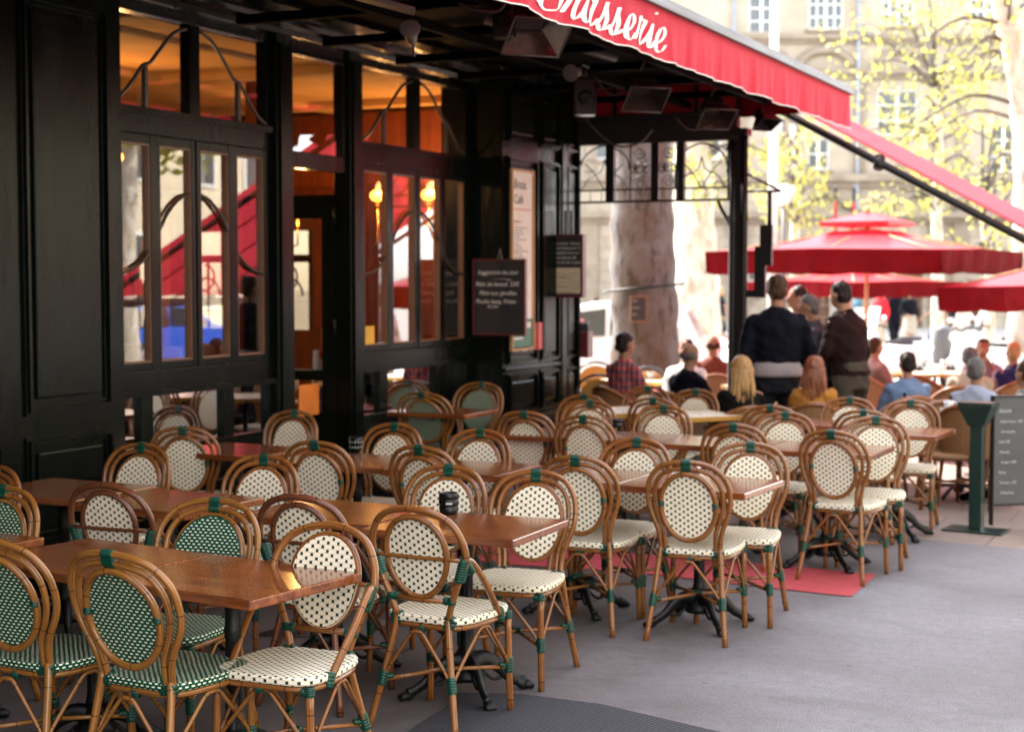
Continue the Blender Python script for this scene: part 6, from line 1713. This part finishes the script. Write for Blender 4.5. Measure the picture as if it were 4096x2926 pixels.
for i, (px, yy, hd, lb) in enumerate(((2470, 1640, 25, 'pale table beyond the small black pot left of centre'), (2740, 1655, 20, 'pale table in front of the dark coated bald man'), (3060, 1545, 10, 'pale table right of the blonde woman with papers on it'),
        (3440, 1492, 5, 'pale brass edged table with coffee cup below the standing men'), (3840, 1622, 5, 'pale table with white cup in front of the man in pale vest'), (2560, 1520, 10, 'pale table beside the man in plaid shirt'), (2830, 1480, 10, 'pale table covered with dishes behind the bald man'), (3740, 1490, 10, 'pale table crowded with white crockery behind the man in blue'))):
    p = W(px, yy, h=.745)
    if i == 0: LT.location = (p.x, p.y, 0); LT.rotation_euler = (0, 0, HD(hd)); LT['label'] = lb
    else: dup(LT, (p.x, p.y, 0), HD(hd), lb)
    TP.append(p)
def cup(px, yy, h, label, tall=0):
    p = W(px, yy, h=.747); o = empty('coffee_cup' if not tall else 'glass_tumbler', p, 0, label, 'cup' if not tall else 'glass', 'crockery on the pale tables')
    if tall:
        mb = MB(); mb.lathe([(.025, 0), (.03, .002), (.036, .11), (.034, .11), (.028, .01), (0, .01)], n=14); mb.build('glass_body', 'china', o)
        mb = MB(); mb.lathe([(.0, .012), (.027, .012), (.030, .05), (0, .05)], n=12); mb.build('drink', 'sticker_yellow', o)
    else:
        mb = MB(); mb.lathe([(.02, .012), (.035, .03), (.042, .075), (.040, .075), (.03, .03), (0, .02)], n=16); mb.build('cup_body', 'china', o)
        mb = MB(); mb.lathe([(.0, .0), (.04, .002), (.075, .012), (.072, .014), (.03, .008), (0, .008)], n=18); mb.build('saucer', 'china', o)
        mb = MB(); mb.tube(smooth([(.036, 0, .065), (.062, 0, .06), (.058, 0, .035), (.036, 0, .035)], 4), .005, 5); mb.build('handle', 'china', o)
for q in ((3405, 1480, 1, 'white cup beside the brown jacket man'), (3795, 1640, 1, 'white cup on the table near the menu post'), (2830, 1475, 1, 'white cup on the dish covered table'), (2600, 1515, 1, 'white cup near plaid shirt man'), (3720, 1478, 1, 'white cup among crockery behind blue shirt'), (3760, 1492, 1, 'white cup nearer the pale vest among the crockery')): cup(*q)
cup(3520, 1488, 1, 'tall glass with yellow drink right of the coffee cup', 1); cup(3775, 1478, 1, 'tall glass standing among the white crockery', 1); cup(2870, 1485, 1, 'tall glass on the dish covered table', 1)
mb = MB(); p = W(3075, 1548, h=.750); mb.bbox(-.12, .10, -.08, .09, 0, .006, .001, mat=Matrix.Rotation(.4, 4, 'Z')); mb.bbox(-.02, .16, -.06, .1, .007, .012, .001, mat=Matrix.Rotation(.9, 4, 'Z'))
tag(mb.build('papers', 'paper', loc=p), 'folded papers on the pale table beside the blonde woman', 'papers')

# ------------------------------------------------------------------ street furniture and vehicles
p = PZ(3768, 35); mb = MB(); mb.lathe([(.22, 0), (.22, .75), (.2, .8), (.1, .84), (0, .85)], n=16); tag(mb.build('bollard', 'bollard', loc=p), 'short grey stone bollard beside the man in jeans', 'bollard')
def scooter(px, z, hd, label):
    o = empty('motor_scooter', PZ(px, z), HD(hd), label, 'scooter', 'white scooters parked on the square')
    for y in (.62, -.62):
        mb = MB(); mb.tube([(0, y+.19*math.cos(t), .22+.19*math.sin(t)) for t in [2*PI*i/20 for i in range(20)]], .055, 8, closed=True); w_ = mb.build('wheel', 'tyre', o)
        mb = MB(); mb.lathe([(.0, -.03), (.13, -.03), (.13, .03), (0, .03)], n=16); r_ = mb.build('rim', 'rim', w_); r_.data.transform(Matrix.Translation((0, y, .22)) @ Matrix.Rotation(PI/2, 4, 'Y'))
    mb = MB(); ringloft(mb, [(Vector((0, y, z_)), a, b, 0) for y, z_, a, b in ((-.5, .35, .10, .22), (-.5, .5, .15, .30), (-.48, .65, .16, .36), (-.42, .75, .13, .34))]); 
    mb.bbox(-.13, .13, -.3, .35, .24, .34, .03)
    mb.tube([(0, .32, .30), (0, .42, .62), (0, .40, .92)], [.16, .20, .14], 10, flat=.5); mb.tube([(0, .62, .45), (0, .50, .55), (0, .44, .8)], [.10, .10, .08], 8)
    mb.build('body', 'car_white', o)
    mb = MB(); ringloft(mb, [(Vector((0, -.38, .76)), .11, .24, 0), (Vector((0, -.38, .80)), .12, .25, 0), (Vector((0, -.38, .83)), .08, .20, 0)]); mb.build('saddle', 'cloth_grey', o)
    mb = MB(); mb.tube(smooth([(-.32, .30, 1.0), (-.15, .38, 1.04), (0, .42, .98), (.15, .38, 1.04), (.32, .30, 1.0)], 4), .018, 6); mb.build('handlebar', 'iron', o)
    mb = MB()
    for sx in (1, -1): ell(mb, (sx*.30, .36, 1.16), (.07, .02, .05), 8)
    mb.build('mirrors', 'chrome', o)
    mb = MB(); ell(mb, (0, .56, .86), (.09, .06, .08), 8); mb.build('headlight', 'chrome', o)
    mb = MB(); mb.quad((-.2, .46, .95), (.2, .46, .95), (.16, .34, 1.35), (-.16, .34, 1.35)); mb.build('windscreen', 'china', o)
for q in ((3510, 26, 50, 'white scooter behind the sitter in pink shirt'), (3965, 27.5, 70, 'white scooter between the pair near the right edge'), (3920, 25, 30, 'foremost white scooter above the grey haired sitters'), (4010, 26.5, 60, 'rightmost white scooter near the leaning pale trunk'), (3565, 27.5, 110, 'white scooter just right of the sitter in pink shirt')): scooter(*q)
def car(loc, rz, paint, label, L=4.0):
    o = empty('parked_car', loc, rz, label, 'car')
    prof = [(-2.0, .35), (-2.02, .62), (-1.95, .86), (-1.75, .95), (-1.55, 1.35), (-1.2, 1.46), (-.2, 1.48), (.35, 1.36), (1.0, .98), (1.6, .88), (1.95, .72), (2.02, .5), (2.0, .30)]
    K = len(prof); mb = MB(); vs = []
    secs = [(-.84, .93), (-.80, 1.0), (0, 1.01), (.80, 1.0), (.84, .93)]
    for xx, f in secs:
        for y, z in prof:
            ins = .16*max(0, (z-.9)/.55) if abs(xx) > .5 else 0
            vs.append((xx-math.copysign(ins, xx) if xx else 0, y*(f if f < 1 else 1), z*(1 if f >= 1 else .985)))
    fs = [(i*K+j, i*K+j+1, (i+1)*K+j+1, (i+1)*K+j) for i in range(4) for j in range(K-1)]+[tuple(range(K))[::-1], tuple(4*K+j for j in range(K))]
    mb.add(vs, fs); b_ = mb.build('body', paint, o)
    for sx in (1, -1):
        for q in ([(-1.45, .98), (-1.3, 1.30), (-.45, 1.38), (-.45, .98)], [(-.38, .98), (-.38, 1.38), (.25, 1.30), (.75, .98)]):
            P = [Vector((sx*(.848-.16*max(0, (z-.9)/.55)), y, z)) for y, z in q]; mb = MB(); mb.add(P, [(0,1,2,3)]); mb.build('side_window', 'car_glass', o)
    mb = MB(); mb.quad((-.62, .44, 1.34), (.62, .44, 1.34), (.72, .97, 1.02), (-.72, .97, 1.02)); mb.build('windscreen', 'car_glass', o)
    for sx in (1, -1):
        for y in (-1.25, 1.28):
            mb = MB(); mb.lathe([(.12, -.1), (.32, -.1), (.34, -.06), (.34, .06), (.32, .1), (.12, .1)], n=24); w_ = mb.build('wheel', 'tyre', o); w_.data.transform(Matrix.Translation((sx*.80, y, .34)) @ Matrix.Rotation(PI/2, 4, 'Y'))
            mb = MB(); mb.lathe([(.05, -.03), (.22, -.0), (.23, .03)], n=24)
            for k in range(6): mb.bbox(.03, .20, -.03, .03, .0, .03, .005, mat=Matrix.Rotation(PI/3*k, 4, 'Z'))
            r_ = mb.build('rim', 'rim', w_); r_.data.transform(Matrix.Translation((sx*.88, y, .34)) @ Matrix.Rotation(sx*PI/2, 4, 'Y'))
        mb = MB(); ell(mb, (sx*.6, 1.93, .66), (.16, .06, .08), 8); mb.build('headlight', 'chrome', o)
        mb = MB(); ell(mb, (sx*.68, -1.97, .75), (.10, .05, .12), 8); mb.build('tail_lamp', 'tail_lamp', o)
    return o
car((13.6, 26.4, -.16), R(4), 'car_blue', 'bright blue car mirrored in the left shop window')
car((14.2, 33.5, -.25), R(2), 'car_white', 'white car behind the blue one mirrored in the left shop window')
car((13.8, 19.5, -.05), R(5), 'car_white', 'white car before the blue one mirrored in the shop window')
p = PZ(2345, 24); car((p.x, p.y, p.z), HD(80), 'car_white', 'white car glimpsed beside the corner pilaster under the signboard')
# houses along the other side of the street and behind the camera
def house(x0, x1, y0, y1, h_, mat, label, face):
    o = empty('town_house', ((x0+x1)/2, (y0+y1)/2, 0), 0, label, 'building')
    cx_, cy_ = (x0+x1)/2, (y0+y1)/2
    mb = MB(); mb.box(x0-cx_, x1-cx_, y0-cy_, y1-cy_, -.5, h_); mb.bbox(x0-cx_-.4, x1-cx_+.4, y0-cy_-.4, y1-cy_+.4, h_, h_+.5, .1); mb.build('wall', mat, o)
    for fl in range(int(h_//3.4)):
        n = int((y1-y0)//2.6) if face in 'W' else int((x1-x0)//2.6)
        for k in range(n):
            mb = MB(); g = MB(); z0 = 1.0+3.4*fl
            if face == 'W':
                yy = y0-cy_+1.4+2.6*k; xx = x0-cx_
                mb.bbox(xx-.06, xx+.05, yy-.62, yy+.62, z0-.1, z0+2.0, .02); g.box(xx-.075, xx-.062, yy-.5, yy-.03, z0, z0+1.9); g.box(xx-.075, xx-.062, yy+.03, yy+.5, z0, z0+1.9)
            else:
                xx = x0-cx_+1.4+2.6*k; yy = y1-cy_
                mb.bbox(xx-.62, xx+.62, yy-.05, yy+.06, z0-.1, z0+2.0, .02); g.box(xx-.5, xx-.03, yy+.062, yy+.075, z0, z0+1.9); g.box(xx+.03, xx+.5, yy+.062, yy+.075, z0, z0+1.9)
            q = mb.build('window', 'white_frame', o); g.build('pane', 'pane_dark', q)
house(19, 30, -6, 9, 12, 'plaster', 'plastered house across the street mirrored in the shop windows', 'W')
house(19, 30, 9.3, 24, 10, 'stone', 'stone house across the street mirrored in the shop windows', 'W')
house(19.5, 30, 24.3, 40, 13, 'plaster', 'pale house at the far end of the street, mirrored only', 'W')
house(-8, 18, -30, -20, 13, 'stone_warm', 'house closing the street behind the viewer', 'N')
# trees on the street side, their leaves show in the panes
for (x, y, sd) in ((12.2, 14.5, 11), (12.4, 24, 12), (12.0, 5, 13)):
    rn = random.Random(sd); o = empty('plane_tree', (x, y, 0), 0, 'street tree %s mirrored in the shop windows' % {11: 'nearest to the blue car', 12: 'beyond the blue car', 13: 'closest to the viewer'}[sd], 'tree')
    mb = MB(); P = smooth([(0, 0, -.2), (.05, 0, 2), (.0, .1, 4), (.2, .2, 6.5)], 5); mb.tube(P, [.28-.16*i/(len(P)-1) for i in range(len(P))], 14); mb.build('trunk', 'bark_light', o)
    mb = MB(); lm = MB()
    for k in range(16):
        c = Vector((rn.uniform(-2.2, 2.2), rn.uniform(-2.4, 2.4), rn.uniform(4.2, 7.5))); leafcloud(mb, c, (.9, .9, .7), 160, rn, .13); lm.tube([P[-6], P[-6].lerp(c, .5)+Vector((0,0,.2)), c], [.06, .04, .02], 5)
    mb.build('crown', 'foliage', o); lm.build('limbs', 'bark_light', o)
